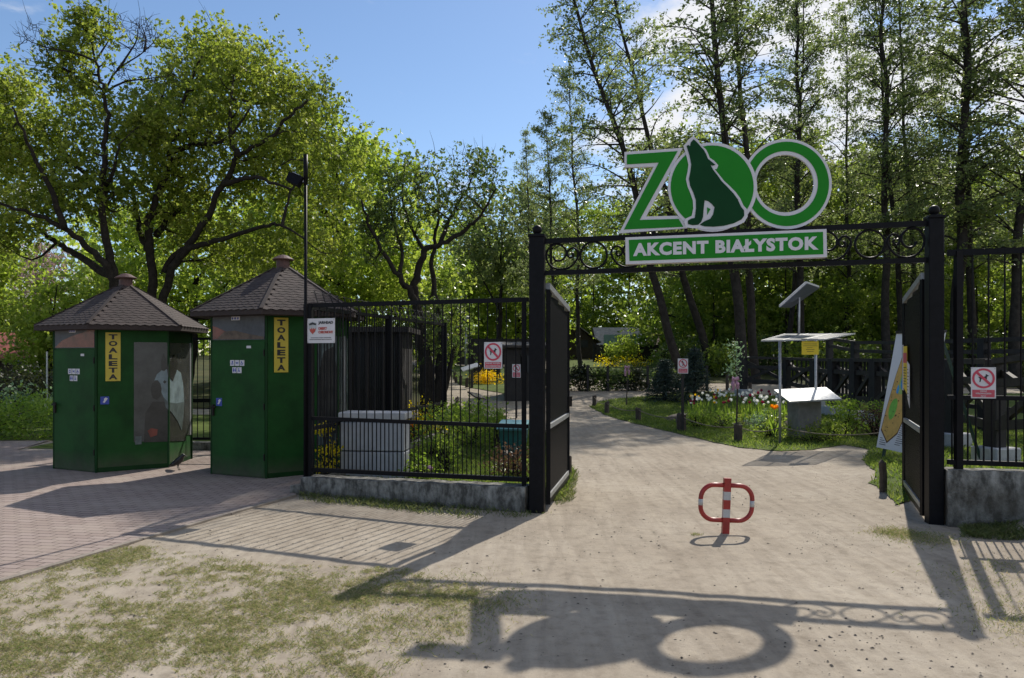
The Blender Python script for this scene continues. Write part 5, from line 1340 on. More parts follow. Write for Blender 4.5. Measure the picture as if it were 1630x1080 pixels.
# ------------------------------------------------------------------ things along the far side of the path
def shed(px0, px1, pyb, pyt, Y, roofm, label, ridge='x', wallm='hut_wall', dep=4.0, roof_h=1.0, cat='shed', nm='timber_hut'):
    x0, x1 = (px0 - CX) * Y / F, (px1 - CX) * Y / F; z = min(terr(x0, Y), P(px0, pyb, Y).z); zt = P(px0, pyt, Y).z; ze = zt - roof_h
    r_ = empty(nm, ((x0 + x1) / 2, Y + dep / 2, z), label, cat); o = .35
    MB().box(((x0 + x1) / 2, Y + dep / 2, (z + ze) / 2), (x1 - x0, dep, ze - z)).build('wall', M[wallm], r_)
    if ridge == 'x':
        ym = Y + dep / 2; v = [(x0 - o, Y - o, ze), (x1 + o, Y - o, ze), (x1 + o, ym, zt), (x0 - o, ym, zt), (x1 + o, Y + dep + o, ze), (x0 - o, Y + dep + o, ze)]
        b = MB(); up = Vector((0, 0, .08)); vv = [Vector(q) for q in v]
        b.box8([vv[0], vv[1], vv[2], vv[3], vv[0] + up, vv[1] + up, vv[2] + up, vv[3] + up]); b.box8([vv[3], vv[2], vv[4], vv[5], vv[3] + up, vv[2] + up, vv[4] + up, vv[5] + up]); b.build('roof', M[roofm], r_)
        g_ = MB()
        for xx, d in ((x0, .1), (x1 - .1, .1)): g_.add([(xx, Y, ze), (xx, Y + dep, ze), (xx, ym, zt - .02), (xx + d, Y, ze), (xx + d, Y + dep, ze), (xx + d, ym, zt - .02)], [(0, 1, 2), (5, 4, 3), (0, 3, 4, 1), (1, 4, 5, 2), (2, 5, 3, 0)])
        g_.build('gable', M[wallm], r_)
    else:
        xm = (x0 + x1) / 2; b = MB(); up = Vector((0, 0, .08)); vv = [Vector(q) for q in [(x0 - o, Y - o, ze), (xm, Y - o, zt), (xm, Y + dep + o, zt), (x0 - o, Y + dep + o, ze), (x1 + o, Y - o, ze), (x1 + o, Y + dep + o, ze)]]
        b.box8([vv[0], vv[1], vv[2], vv[3]] + [q + up for q in (vv[0], vv[1], vv[2], vv[3])]); b.box8([vv[1], vv[4], vv[5], vv[2]] + [q + up for q in (vv[1], vv[4], vv[5], vv[2])]); b.build('roof', M[roofm], r_)
        MB().add([(x0, Y + .05, ze), (x1, Y + .05, ze), (xm, Y + .05, zt - .02), (x0, Y + .15, ze), (x1, Y + .15, ze), (xm, Y + .15, zt - .02)], [(0, 1, 2), (5, 4, 3), (0, 3, 4, 1), (1, 4, 5, 2), (2, 5, 3, 0)]).build('gable', M[wallm], r_)
    if Y < 45:
        MB().box((x0 + (x1 - x0) * .3, Y - .02, z + .9), (.8, .05, 1.8)).build('door', M['timber_black'], r_)
    MB().box((x0 + (x1 - x0) * .7, Y - .02, z + 1.3), (.7, .05, .6)).build('window', M['black'], r_)
    return r_
shed(803, 862, 625, 547, 27.5, 'timber_dark', 'black timber hut behind the left fence and gate post', wallm='timber_black', dep=2.5, roof_h=.15, nm='timber_hut')
shed(880, 950, 572, 516, 66, 'roof_grey', 'timber hut with a pale grey roof at the far left of the gateway', ridge='y', roof_h=1.6, dep=8)
shed(955, 1020, 572, 521, 72, 'roof_grey', 'long grey roofed shed behind the far lawn', ridge='x', roof_h=1.7, dep=6)
shed(1045, 1068, 572, 526, 64, 'roof_tile', 'small hut with a steep brown tiled roof beyond the far lawn', ridge='x', roof_h=1.5, dep=3)
pw0 = P(961, 552, 62); pw1 = P(1015, 533, 62)
pwl = empty('pale_screen', ((pw0.x + pw1.x) / 2, 62, terr(0, 62)), 'pale green painted screen wall with a bush motif in front of the far sheds', 'wall')
MB().box(((pw0.x + pw1.x) / 2, 62, (pw0.z + pw1.z) / 2), (pw1.x - pw0.x, .1, pw1.z - pw0.z)).build('screen', M['pale_wall'], pwl)
for xx in (pw0.x + .1, pw1.x - .1): MB().bar((xx, 62.1, terr(xx, 62)), (xx, 62.1, pw1.z), .12).build('screen_post', M['timber_dark'], pwl)
d0, d1 = P(945, 572, 60), P(1068, 549, 60)
dwl = empty('board_fence', ((d0.x + d1.x) / 2, 60, terr(0, 60)), 'dark board fence below the pale screen beyond the far lawn', 'fence')
MB().box(((d0.x + d1.x) / 2, 60, (terr(0, 60) + d1.z) / 2), (d1.x - d0.x, .08, d1.z - terr(0, 60))).build('boards', M['timber_dark'], dwl)
for i in range(8): xx = d0.x + (d1.x - d0.x) * i / 7; MB().bar((xx, 59.9, terr(0, 60) - .1), (xx, 59.9, d1.z + .05), .14).build('fence_post', M['timber_black'], dwl)
shrub(992, 0, 59, 2.6, 1.9, M['leaf_bright'], 'light green rounded bush in front of the pale screen', n=40, ne=50, size=.16)
# flower border of the far lawn
for px, w, lab in ((970, 2.4, 'yellow flower border on the far lawn, left part'), (1015, 2.6, 'yellow and red flower border on the far lawn, middle part'), (1052, 2.0, 'taller yellow green border plants at the right end of the far lawn')):
    shrub(px, 0, 52, w, .45 if px < 1040 else .9, M['leaf_yellow'] if px != 1052 else M['leaf_shrub'], lab, 'flowers', n=26, ne=16, size=.10, name='flower_border', dep=1.0)
# low wire fence with posts and hedge on the far side of the path
HFY = G(1000, 622).y - .4
hf = empty('wire_fence', (4.5, HFY, terr(4, HFY)), 'low dark post and wire fence with creepers along the far side of the path', 'fence')
for i in range(9):
    x = 1.4 + i * .80; y = HFY + .05 * i; MB().bar((x, y, terr(x, y) - .05), (x, y, terr(x, y) + 1.0), .09).build('fence_post', M['timber_black'], hf)
for dz in (.3, .62, .95): MB().bar((1.4, HFY, terr(1.4, HFY) + dz), (7.8, HFY + .4, terr(7.8, HFY + .4) + dz), .02).build('wire', M['iron'], hf)
for i in range(6):
    shrub(CX + (1.6 + i * 1.12) * F / (HFY + .5), 0, HFY + .5, 1.35, .80, M['leaf_hedge'] if i % 2 else M['leaf_dark'], ['dark creeper clump on the wire fence at its left end', 'dull green creeper left of the staked sapling', 'dark creeper clump behind the staked sapling', 'dull green creeper right of the staked sapling', 'dark creeper clump left of the squat spruce', 'dull green creeper behind the squat spruce'][i], 'creeper', n=30, ne=34, size=.13, name='creeper_clump', dep=.7)
# thin dark trees posts right behind gate (stakes)
# grey lamp post, white bench, palisade posts and yellow bed on the left path bend
lp_ = G(742, 590); lpo = empty('lamp_post', lp_, 'grey lamp post beside the path bend', 'lamp')
MB().tube([lp_, P(742, 515, lp_.y)], [.085, .055], 8).build('pole', M['galv'], lpo, smooth=True); q = P(742, 513, lp_.y); MB().lathe((q.x, q.y, q.z), [(.06, 0), (.22, .1), (.24, .3), (.05, .42)], 10).build('lantern', M['steel_grey'], lpo)
bn = G(735, 582); bno = empty('bench', bn, 'white bench far down the left path', 'bench')
MB().box((bn.x, bn.y, bn.z + .45), (1.4, .45, .07)).build('seat', M['white_paint'], bno); MB().box((bn.x, bn.y + .24, bn.z + .75), (1.4, .06, .4)).build('backrest', M['white_paint'], bno)
for s_ in (-.6, .6): MB().box((bn.x + s_, bn.y, bn.z + .2), (.08, .4, .42)).build('leg', M['timber_dark'], bno)
for i, px in enumerate((757, 764, 771, 778, 785, 793)):
    p = G(px, 603 - i * .0); MB().tube([p + Vector((0, 0, -.05)), p + Vector((0, 0, 1.25))], [.12, .11], 8).build('palisade_post', M['timber_black'], loc=p, label='dark upright post in the row behind the yellow flower bed', cat='post', group='palisade posts at the path bend')
p = G(775, 612); shrub(775, 0, p.y, 1.5, .5, M['petal_yellow'], 'bright yellow flower bed at the path bend', 'flowers', n=34, ne=34, size=.08, name='flower_bed_plants', dep=.8)
for i, (px, py) in enumerate(((724, 604), (726, 610), (733, 613), (743, 617))): bollard(px, py, .4, .07, 'small post at the path bend left of the yellow flowers', 'small posts at the path bend')
ib = G(751, 618); ibo = empty('information_lectern', ib, 'grey topped information lectern at the path bend by the yellow flowers', 'lectern')
MB().bar(ib, ib + Vector((0, 0, .75)), .12).build('post', M['timber_dark'], ibo); MB().prism(Fr(ib + Vector((-.35, -.25, .68)), (.7, .2, .22), (-.2, .7, .2)), [(0, 0), (.75, 0), (.75, .5), (0, .5)], 0, .04).build('board', M['galv'], ibo)
bl = empty('board_fence', (-3.5, 52, terr(0, 52)), 'dark board fence far behind the path bend', 'fence')
x0, x1 = P(700, 0, 52).x, P(850, 0, 52).x
MB().box(((x0 + x1) / 2, 52, terr(0, 52) + 1.0), (x1 - x0, .08, 1.7)).build('boards', M['timber_dark'], bl)
for i in range(7): xx = x0 + (x1 - x0) * i / 6; MB().bar((xx, 51.9, terr(0, 52) - .1), (xx, 51.9, terr(0, 52) + 1.95), .14).build('fence_post', M['timber_black'], bl)

# ------------------------------------------------------------------ far left: hedge, border plants, red roofed house
rl_ = np.random.default_rng(31)
cs = [(rl_.uniform(-15, -8.8), 15.9 + rl_.uniform(0, 1.6), rl_.uniform(.12, .75)) for _ in range(170)]
cs = [(x, y + (x + 9) * -.12, z) for x, y, z in cs]
foliage('low_hedge', cs, [.16] * len(cs), 60, .075, M['leaf_shrub'], 'low leafy green hedge along the pavement at the far left', 'hedge')
cs = [(rl_.uniform(-20, -10), 19.5 + rl_.uniform(0, 1.2), rl_.uniform(.3, .9)) for _ in range(90)]
foliage('pale_plants', cs, [.2] * 90, 50, .10, M['leaf_pale'], 'pale bluish green plants behind the low hedge', 'plants')
cs = [(rl_.uniform(-23, -12), 24 + rl_.uniform(0, 1.0), rl_.uniform(.3, 1.25)) for _ in range(220)]
foliage('clipped_hedge', cs, [.25] * 220, 60, .10, M['leaf_hedge'], 'tall dark brownish hedge in front of the red roofed house', 'hedge')
h0 = P(-70, 0, 30); hh = empty('house', (-21, 32, 0), 'low house with a red roof behind the dark hedge at the far left', 'house')
MB().box((-22.2, 32.5, .8), (6, 4, 1.7)).build('wall', M['hut_wall'], hh)
MB().add([(-26, 29.8, 1.72), (-18.2, 29.8, 1.72), (-20.6, 32.5, 2.75), (-26, 32.5, 2.75), (-18.2, 35.2, 1.72), (-26, 35.2, 1.72), (-26, 29.8, 1.62), (-18.2, 29.8, 1.62), (-18.2, 35.2, 1.62), (-26, 35.2, 1.62)], [(0, 1, 2, 3), (3, 2, 4, 5), (1, 4, 2), (0, 3, 5), (6, 9, 8, 7), (0, 6, 7, 1), (1, 7, 8, 4), (4, 8, 9, 5), (5, 9, 6, 0)]).build('roof', M['roof_red'], hh)
MB().box((-20.5, 30.48, 1.1), (.9, .04, .7)).build('window', M['black'], hh)
pp_ = P(75, 622, 21); MB().tube([(pp_.x, 21, terr(pp_.x, 21) - .05), (pp_.x, 21, P(75, 560, 21).z)], .022, 7).build('slim_stake', M['galv'], loc=(pp_.x, 21, terr(pp_.x, 21)), label='slim grey stake standing before the dark hedge', cat='stake')
# ------------------------------------------------------------------ trees
rT = np.random.default_rng(77)
class Tree:
    def __init__(s, name, base, label, cat='tree', group=None):
        s.root = empty(name, base, label, cat, group); s.n, s.r = [], []; s.mb = MB()
    def limb(s, pts, r0, r1, k=5, wob=.04, sides=8):
        q = spline(pts, k); m = len(q); rr = [r0 + (r1 - r0) * (i / (m - 1)) ** .8 for i in range(m)]
        for i in range(1, m - 1): q[i] = q[i] + Vector(rT.normal(0, wob * min(1, r0 * 4), 3))
        s.mb.tube(q, rr, sides); s.n += q; s.r += rr
    def attach(s, c, r0=.03, r1=.006, twig=True):
        N = np.array([tuple(v) for v in s.n]); d = N - np.array(c)[None]; dist = np.linalg.norm(d, axis=1) + .8 * np.maximum(0, d[:, 2] + .1)
        i = int(dist.argmin()); a = s.n[i]; c = Vector(c); L = (c - a).length
        if L < .05: return
        mid = a.lerp(c, .5) + Vector(rT.normal(0, .10 * L, 3)) - Vector((0, 0, .06 * L))
        q = spline([a, mid, c], 3); rs = min(s.r[i] * .8, r0 + .008 * L); rr = [rs + (r1 - rs) * j / (len(q) - 1) for j in range(len(q))]
        s.mb.tube(q, rr, 5, caps=False); s.n += q[2:]; s.r += rr[2:]
    def twigs(s, c, L, n=3):
        c = Vector(c)
        for _ in range(n):
            e = c + Vector(rT.normal(0, L, 3)) + Vector((0, 0, L * .5)); s.mb.tube([c, c.lerp(e, .5) + Vector(rT.normal(0, L * .12, 3)), e], [.007, .005, .002], 4, caps=False)
    def trunk(s, m, name='trunk'): return s.mb.build(name, m, s.root, smooth=True)

def crown_pts(poly, Y0, D, n, rng, hole=.35, hs=1.2, seed=0):
    xs_, ys_ = [p[0] for p in poly], [p[1] for p in poly]; out = []
    cx, cy = sum(xs_) / len(xs_), sum(ys_) / len(ys_); g = 0
    while len(out) < n and g < n * 60:
        g += 1; x, y = rng.uniform(min(xs_), max(xs_)), rng.uniform(min(ys_), max(ys_))
        if not inpoly(x, y, poly): continue
        e = min(math.hypot((x - a[0]) - max(0, min(1, ((x - a[0]) * (b[0] - a[0]) + (y - a[1]) * (b[1] - a[1])) / max(1e-6, (b[0] - a[0]) ** 2 + (b[1] - a[1]) ** 2))) * (b[0] - a[0]), (y - a[1]) - max(0, min(1, ((x - a[0]) * (b[0] - a[0]) + (y - a[1]) * (b[1] - a[1])) / max(1e-6, (b[0] - a[0]) ** 2 + (b[1] - a[1]) ** 2))) * (b[1] - a[1])) for a, b in zip(poly, poly[1:] + poly[:1]))
        dd = D * min(1, .25 + e / 90.0); Y = Y0 + rng.uniform(-1, 1) * dd
        p = P(x, y, Y)
        if vnoise(p.x + p.y * .7, p.z + p.y * .3, hs, seed) < hole * rng.uniform(.6, 1.3): continue
        out.append(tuple(p))
    return out

def leaves(tree, cs, sig, ne, size, m, rng=rT, flat=.75, name='leaves', width=.6, up=.35, per=7, spread=None):
    pos, v = sprigs(cs, [sig] * len(cs) if not hasattr(sig, '__len__') else sig, max(1, round(ne / per)), per, rng, flat, spread or size * .62)
    return np_mesh(name, leaf_quads(pos, size, rng, width=width, up=up), 4, m, v, parent=tree.root)

def pts3(lst, Y0, dY=0.0):
    n = len(lst); return [P(x, y, Y0 + dY * i / max(1, n - 1)) for i, (x, y) in enumerate(lst)]

# --- old maple with several stems behind the cabins
YA = 21.0; ba = P(250, 640, YA); ba.z = terr(ba.x, YA)
A = Tree('maple_tree', ba, 'old broad maple with several dark stems rising between the two toilet cabins')
b0 = ba - Vector((0, 0, .2)); b0 = Vector(b0)
A.limb([b0] + pts3([(243, 560), (242, 467), (240, 391), (236, 355), (249, 316), (269, 267), (271, 240), (284, 205), (302, 133), (322, 90)], YA, -1.0), .165, .025)
A.limb([b0 + Vector((.1, 0, 0))] + pts3([(255, 560), (262, 475), (276, 427), (307, 382), (338, 329), (369, 271), (378, 249), (418, 227), (458, 187), (490, 160)], YA + .2, -2.2), .155, .025)
A.limb(pts3([(241, 400), (229, 387), (218, 347), (213, 307), (196, 275), (190, 220)], YA, 1.6), .11, .02)
A.limb(pts3([(249, 375), (280, 338), (311, 320), (345, 290)], YA, 1.8), .10, .02); A.limb(pts3([(269, 245), (307, 231), (338, 229), (369, 213), (400, 170)], YA - .6, -1.2), .085, .02)
A.limb(pts3([(262, 435), (284, 402), (320, 391), (378, 373), (427, 358), (449, 360), (485, 380)], YA, -2.0), .11, .02); A.limb(pts3([(357, 292), (369, 290), (400, 282), (436, 293), (467, 302)], YA - 1.2, -1.2), .09, .02)
A.limb(pts3([(449, 360), (456, 330), (466, 300), (490, 285)], YA - 1.6, .6), .05, .015); A.limb(pts3([(271, 240), (255, 190), (262, 130)], YA - .7, 1.5), .08, .02); A.limb(pts3([(378, 249), (365, 190), (372, 120)], YA - 1.5, .8), .09, .02)
cA = [(196, 285), (200, 240), (212, 175), (245, 130), (258, 70), (285, 52), (330, 42), (362, 60), (408, 66), (425, 95), (455, 128), (500, 122), (528, 160), (532, 205), (558, 240), (556, 320), (510, 330), (440, 300), (380, 310), (300, 300), (240, 320)]
ca_ = crown_pts(cA, YA + .7, 2.4, 320, rT, .33, .75, 1) + crown_pts([(240, 320), (300, 300), (420, 290), (530, 320), (560, 330), (540, 420), (430, 440), (330, 420), (280, 400)], YA + .9, 1.8, 80, rT, .5, .8, 2)
for c_ in ca_: A.attach(c_); A.twigs(c_, .28, 2)
A.trunk(M['bark']); leaves(A, ca_, .42, 147, .102, M['leaf_maple'])
# --- second maple leaning out to the left, thin at its top
YB = 19.5; bb = P(186, 640, YB); bb.z = terr(bb.x, YB)
B = Tree('maple_tree', bb, 'maple leaning out to the left behind the farther toilet cabin, half bare at its top')
B.limb([bb - Vector((0, 0, .2))] + pts3([(185, 560), (182, 445), (171, 395), (162, 320), (165, 250), (170, 205), (167, 147), (151, 98), (147, 40)], YB, -.8), .16, .015)
B.limb(pts3([(184, 470), (173, 431), (142, 396), (102, 364), (53, 342), (13, 329), (-60, 318)], YB, -1.5), .12, .02); B.limb(pts3([(178, 440), (140, 418), (107, 396), (80, 380), (53, 360), (10, 352)], YB + .3, 1.4), .12, .03)
B.limb(pts3([(162, 320), (142, 284), (110, 250), (85, 200)], YB, 1.2), .08, .015); B.limb(pts3([(163, 300), (178, 280), (190, 230)], YB, -1.2), .08, .02); B.limb(pts3([(102, 364), (80, 300), (50, 240), (20, 170)], YB - .8, -.8), .09, .02)
B.limb(pts3([(142, 284), (120, 300), (60, 280), (10, 250)], YB + .5, .8), .07, .02)
for q in ([(167, 147), (187, 112), (230, 82), (250, 60)], [(167, 147), (200, 130), (240, 125), (270, 120)], [(151, 98), (120, 85), (70, 75), (40, 62)], [(158, 120), (110, 115), (60, 105)], [(151, 98), (170, 70), (185, 40)], [(187, 112), (215, 70), (220, 45)], [(167, 147), (140, 125), (95, 118)], [(110, 115), (80, 90), (60, 45)], [(230, 82), (232, 60), (225, 40)], [(147, 60), (130, 40), (128, 15)]):
    B.limb(pts3(q, YB - .6, rT.uniform(-1, 1)), .035, .006, 4, .03, 5)
    for (x, y) in q[1:]:
        for _ in range(9): B.twigs(P(x + rT.uniform(-12, 12), y + rT.uniform(-10, 10), YB - .6 + rT.uniform(-.4, .4)), .20, 2)
cB = [(-70, 160), (8, 120), (50, 140), (62, 205), (110, 160), (150, 150), (195, 200), (210, 270), (205, 330), (160, 330), (120, 350), (60, 345), (40, 380), (-70, 400)]
cb_ = crown_pts(cB, YB + .7, 2.2, 250, rT, .33, .75, 4); ct_ = crown_pts([(70, 110), (85, 70), (120, 25), (150, 10), (180, 40), (185, 110), (150, 150), (110, 150)], YB - .6, .8, 34, rT, .2, .8, 5) + crown_pts([(200, 150), (262, 160), (258, 230), (210, 240)], YB - .5, 1.2, 30, rT, .2, .8, 5)
for c_ in cb_ + ct_: B.attach(c_); B.twigs(c_, .28, 2)
B.trunk(M['bark']); leaves(B, cb_ + ct_, [.40] * len(cb_) + [.22] * len(ct_), 126, .10, M['leaf_maple'])

# --- dark many-stemmed plum in the garden
YD = 21.5; bd_ = P(678, 645, YD); bd_.z = terr(bd_.x, YD)
D = Tree('plum_tree', bd_, 'dark crooked plum tree with many stems and a thin crown behind the fence')
z0 = bd_ - Vector((0, 0, .2))
D.limb([z0] + pts3([(676, 600), (668, 535), (656, 470), (636, 441), (591, 368), (575, 320)], YD, -1.2), .20, .02)
D.limb([z0] + pts3([(682, 600), (672, 540), (662, 480), (662, 445), (676, 400), (701, 388), (750, 358), (766, 343), (790, 300)], YD + .1, -1.0), .19, .02)
D.limb([z0 + Vector((.2, 0, 0))] + pts3([(700, 590), (706, 540), (697, 490), (688, 429), (692, 380), (701, 323), (690, 270)], YD + .3, 1.2), .16, .015)
D.limb(pts3([(676, 400), (664, 380), (652, 355), (640, 310), (645, 260)], YD, 1.0), .07, .012); D.limb(pts3([(701, 388), (720, 340), (745, 300), (760, 260)], YD - .4, .8), .07, .012); D.limb(pts3([(636, 441), (640, 400), (625, 350), (620, 300)], YD - .5, .9), .07, .012)
D.limb([z0 + Vector((.25, .1, 0))] + pts3([(712, 600), (722, 560), (735, 520), (742, 470)], YD + .4, .9), .10, .015)
cD = [(596, 300), (625, 262), (650, 248), (690, 240), (740, 238), (788, 252), (800, 300), (775, 350), (730, 385), (700, 340), (660, 350), (625, 420), (590, 430), (572, 360)]
cd_ = crown_pts(cD, YD, 1.8, 150, rT, .36, .8, 6) + crown_pts([(640, 480), (700, 470), (745, 490), (740, 560), (650, 560)], YD, 1.3, 40, rT, .3, .8, 7)
for c_ in cd_: D.attach(c_, .022); D.twigs(c_, .25, 3)
D.trunk(M['bark']); leaves(D, cd_, .26, 49, .09, M['leaf_dark'])

# --- bright broadleaf trees further back
def back_tree(name, px, Y, poly, Dp, n, ne, sig, size, m, label, r0=.2, hole=.22, seed=0, top=None, bark='bark'):
    b = P(px, 600, Y); b.z = terr(b.x, Y); T_ = Tree(name, b, label)
    ys_ = [p[1] for p in poly]; xs_ = [p[0] for p in poly]; cx = sum(xs_) / len(xs_)
    zb_ = b - Vector((0, 0, .2)); tp_ = P(cx, min(ys_) + .15 * (max(ys_) - min(ys_)), Y)
    T_.limb([zb_, zb_.lerp(tp_, .3) + Vector((rT.uniform(-.2, .2), 0, 0)), zb_.lerp(tp_, .65) + Vector(rT.normal(0, .25, 3)), tp_], r0, .02)
    for _ in range(7):
        f = rT.uniform(.25, .7); a = T_.n[int(f * (len(T_.n) * .12))] if False else zb_.lerp(tp_, f); ex, ey = rT.choice(len(poly)), 0
        e = P(poly[ex][0] * .75 + cx * .25, poly[ex][1] * .8 + .2 * sum(ys_) / len(ys_), Y + rT.uniform(-Dp, Dp) * .7)
        if e.z > a.z - .3: T_.limb([a, a.lerp(e, .5) + Vector((0, 0, -.2)), e], r0 * .4, .015, 4, .05, 6)
    cs = crown_pts(poly, Y, Dp, n, rT, hole, 1.3, seed)
    for c_ in cs: T_.attach(c_)
    T_.trunk(M[bark]); leaves(T_, cs, sig, ne, size, m); return T_
back_tree('broadleaf_tree', 560, 31, [(430, 250), (470, 170), (520, 190), (560, 220), (605, 232), (650, 268), (672, 330), (660, 450), (600, 490), (450, 500), (390, 470), (400, 350)], 3.4, 300, 84, .46, .19, M['leaf_bright'], 'full bright green tree between the near toilet cabin and the dark plum tree', .28, .2, 11)
back_tree('broadleaf_tree', 300, 33, [(150, 360), (220, 320), (310, 310), (400, 320), (440, 400), (440, 510), (300, 520), (180, 510)], 3.0, 190, 77, .48, .2, M['leaf_bright'], 'bright green tree seen through the stems of the old maple', .25, .25, 12)
back_tree('broadleaf_tree', 80, 29, [(28, 480), (55, 448), (95, 440), (122, 470), (125, 540), (95, 585), (40, 585)], 1.6, 60, 110, .42, .15, M['leaf_bright'], 'small fresh green tree behind the hedge left of the farther cabin', .12, .2, 13)
back_tree('broadleaf_tree', 20, 39, [(-60, 470), (10, 470), (45, 500), (50, 570), (-60, 580)], 2.0, 70, 110, .5, .17, M['leaf_under'], 'dull green low tree behind the red roofed house', .15, .2, 14)
back_tree('broadleaf_tree', -40, 30, [(-110, 330), (-20, 350), (14, 390), (10, 460), (-110, 480)], 2.0, 80, 110, .5, .17, M['leaf_bright'], 'green tree cut by the left edge behind the hedge', .18, .2, 15)
back_tree('budding_tree', 60, 38, [(15, 440), (40, 395), (75, 385), (100, 410), (95, 470), (30, 480)], 1.6, 90, 30, .45, .12, M['leaf_bud'], 'bare looking tree with pinkish buds rising behind the small green tree', .12, .2, 16, bark='twig_pink')
back_tree('broadleaf_tree', 160, 36, [(110, 470), (160, 430), (240, 440), (250, 540), (120, 560)], 2.2, 80, 77, .48, .2, M['leaf_under'], 'darker green tree just left behind the roof of the farther cabin', .18, .2, 17)
back_tree('broadleaf_tree', 460, 36, [(340, 430), (420, 400), (520, 430), (560, 500), (540, 580), (350, 580)], 2.4, 120, 77, .48, .2, M['leaf_bright'], 'green tree low behind the roof of the near toilet cabin', .2, .2, 18)
back_tree('broadleaf_tree', 620, 40, [(540, 420), (600, 390), (680, 400), (720, 450), (720, 560), (560, 570)], 2.6, 130, 100, .6, .2, M['leaf_under'], 'green tree low behind the plum tree stems', .2, .2, 19)
back_tree('broadleaf_tree', 745, 62, [(690, 450), (720, 415), (770, 400), (800, 430), (800, 540), (770, 560), (700, 560)], 3.0, 120, 90, .85, .30, M['leaf_bright'], 'sunlit bright green tree behind the lamp post at the path bend', .25, .2, 20)
back_tree('broadleaf_tree', 820, 64, [(780, 430), (810, 390), (870, 400), (900, 450), (890, 550), (790, 560)], 3.0, 120, 90, .85, .30, M['leaf_bright'], 'sunlit bright green tree behind the left gate post', .25, .2, 21)
back_tree('broadleaf_tree', 790, 58, [(725, 400), (755, 330), (800, 320), (850, 300), (880, 340), (870, 430), (800, 450), (740, 440)], 3.0, 150, 80, .8, .26, M['leaf_alder'], 'grey green tree top left of the gate arch, farther back', .25, .3, 22)

# --- alders: four kinds built once, then copied
def alder(H, seed):
    rg_ = np.random.default_rng(seed); T_ = Tree('alder_tree', Vector((0, 0, 0)), 'alder', 'tree')
    pts = [Vector((0, 0, -.3))]; dx, dy = 0., 0.
    for i in range(1, 13):
        dx += rg_.normal(0, .11); dy += rg_.normal(0, .11); pts.append(Vector((dx, dy, H * i / 12)))
    q = spline(pts, 3); m = len(q); r0 = .235
    rr = [r0 * (1.35 if i == 0 else 1) * (1 - .88 * (i / (m - 1)) ** .9) for i in range(m)]
    T_.mb.tube(q, rr, 9); cs, sg = [], []
    nb = 66
    for b in range(nb):
        f = .24 + .75 * (b + rg_.uniform(0, 1)) / nb; i = int(f * (m - 1)); a = q[i]; az = rg_.uniform(0, 6.28)
        L = (3.3 * (1 - f) ** .55 + .7) * rg_.uniform(.55, 1.2) * (.7 if f < .34 else 1); el = R(rg_.uniform(5, 38) + 20 * f)
        o_ = Vector((math.cos(az), math.sin(az), 0)); p1 = a + o_ * L * .5 * math.cos(el) + Vector((0, 0, L * .5 * math.sin(el) + rg_.normal(0, .1))); p2 = a + o_ * L * math.cos(el * .8) + Vector((0, 0, L * math.sin(el) * .8 + rg_.normal(0, .15)))
        rb = min(rr[i] * .45, .05); bq = spline([a, p1, p2], 4); T_.mb.tube(bq, [rb + (.006 - rb) * j / (len(bq) - 1) for j in range(len(bq))], 5, caps=False)
        if rg_.uniform() < .10: 
            continue
        for j in range(2, len(bq)):
            if rg_.uniform() < .62: cs.append(tuple(bq[j] + Vector(rg_.normal(0, .12, 3)))); sg.append(rg_.uniform(.16, .34))
            for s_ in (-1, 1):
                if rg_.uniform() < .72:
                    side = Vector((-o_.y, o_.x, 0)) * s_; l2 = L * rg_.uniform(.18, .42) * (1.2 - j / len(bq) * .5)
                    e = bq[j] + (side * .85 + o_ * .55) * l2 + Vector((0, 0, rg_.uniform(-.05, .28) * l2)); T_.mb.tube([bq[j], bq[j].lerp(e, .5) + Vector(rg_.normal(0, .05, 3)), e], [.014, .010, .004], 4, caps=False)
                    for t_ in (.55, 1.0):
                        if rg_.uniform() < .62: cs.append(tuple(bq[j].lerp(e, t_))); sg.append(rg_.uniform(.14, .32))
    T_.trunk(M['bark_alder'])
    leaves(T_, cs, sg, 12, .145, M['leaf_alder'], rg_, .45, width=.62, up=.7, per=6, spread=.11)
    return T_.root
kinds_a = [alder(24, 101), alder(23, 202), alder(25, 303), alder(22, 404)]
used_a = [0, 0, 0, 0]
def put_alder(k, pxb, pxt, Y, scl, label, ptop=0, fat=1.0):
    o = kinds_a[k] if not used_a[k] else copy_tree(kinds_a[k]); used_a[k] = 1
    x = (pxb - CX) * Y / F; z = terr(x, Y); b = Vector((x, Y, z)); t_ = P(pxt, ptop, Y + rT.uniform(-.8, .8)); d = (t_ - b).normalized()
    qd = Vector((0, 0, 1)).rotation_difference(d); o.rotation_mode = 'QUATERNION'; o.rotation_quaternion = qd @ Matrix.Rotation(rT.uniform(0, 6.28), 3, 'Z').to_quaternion()
    o.location = b; o.scale = (scl * fat, scl * fat, scl); o['label'] = label; o['category'] = 'tree'; o['group'] = 'alders of the wood behind the gate'
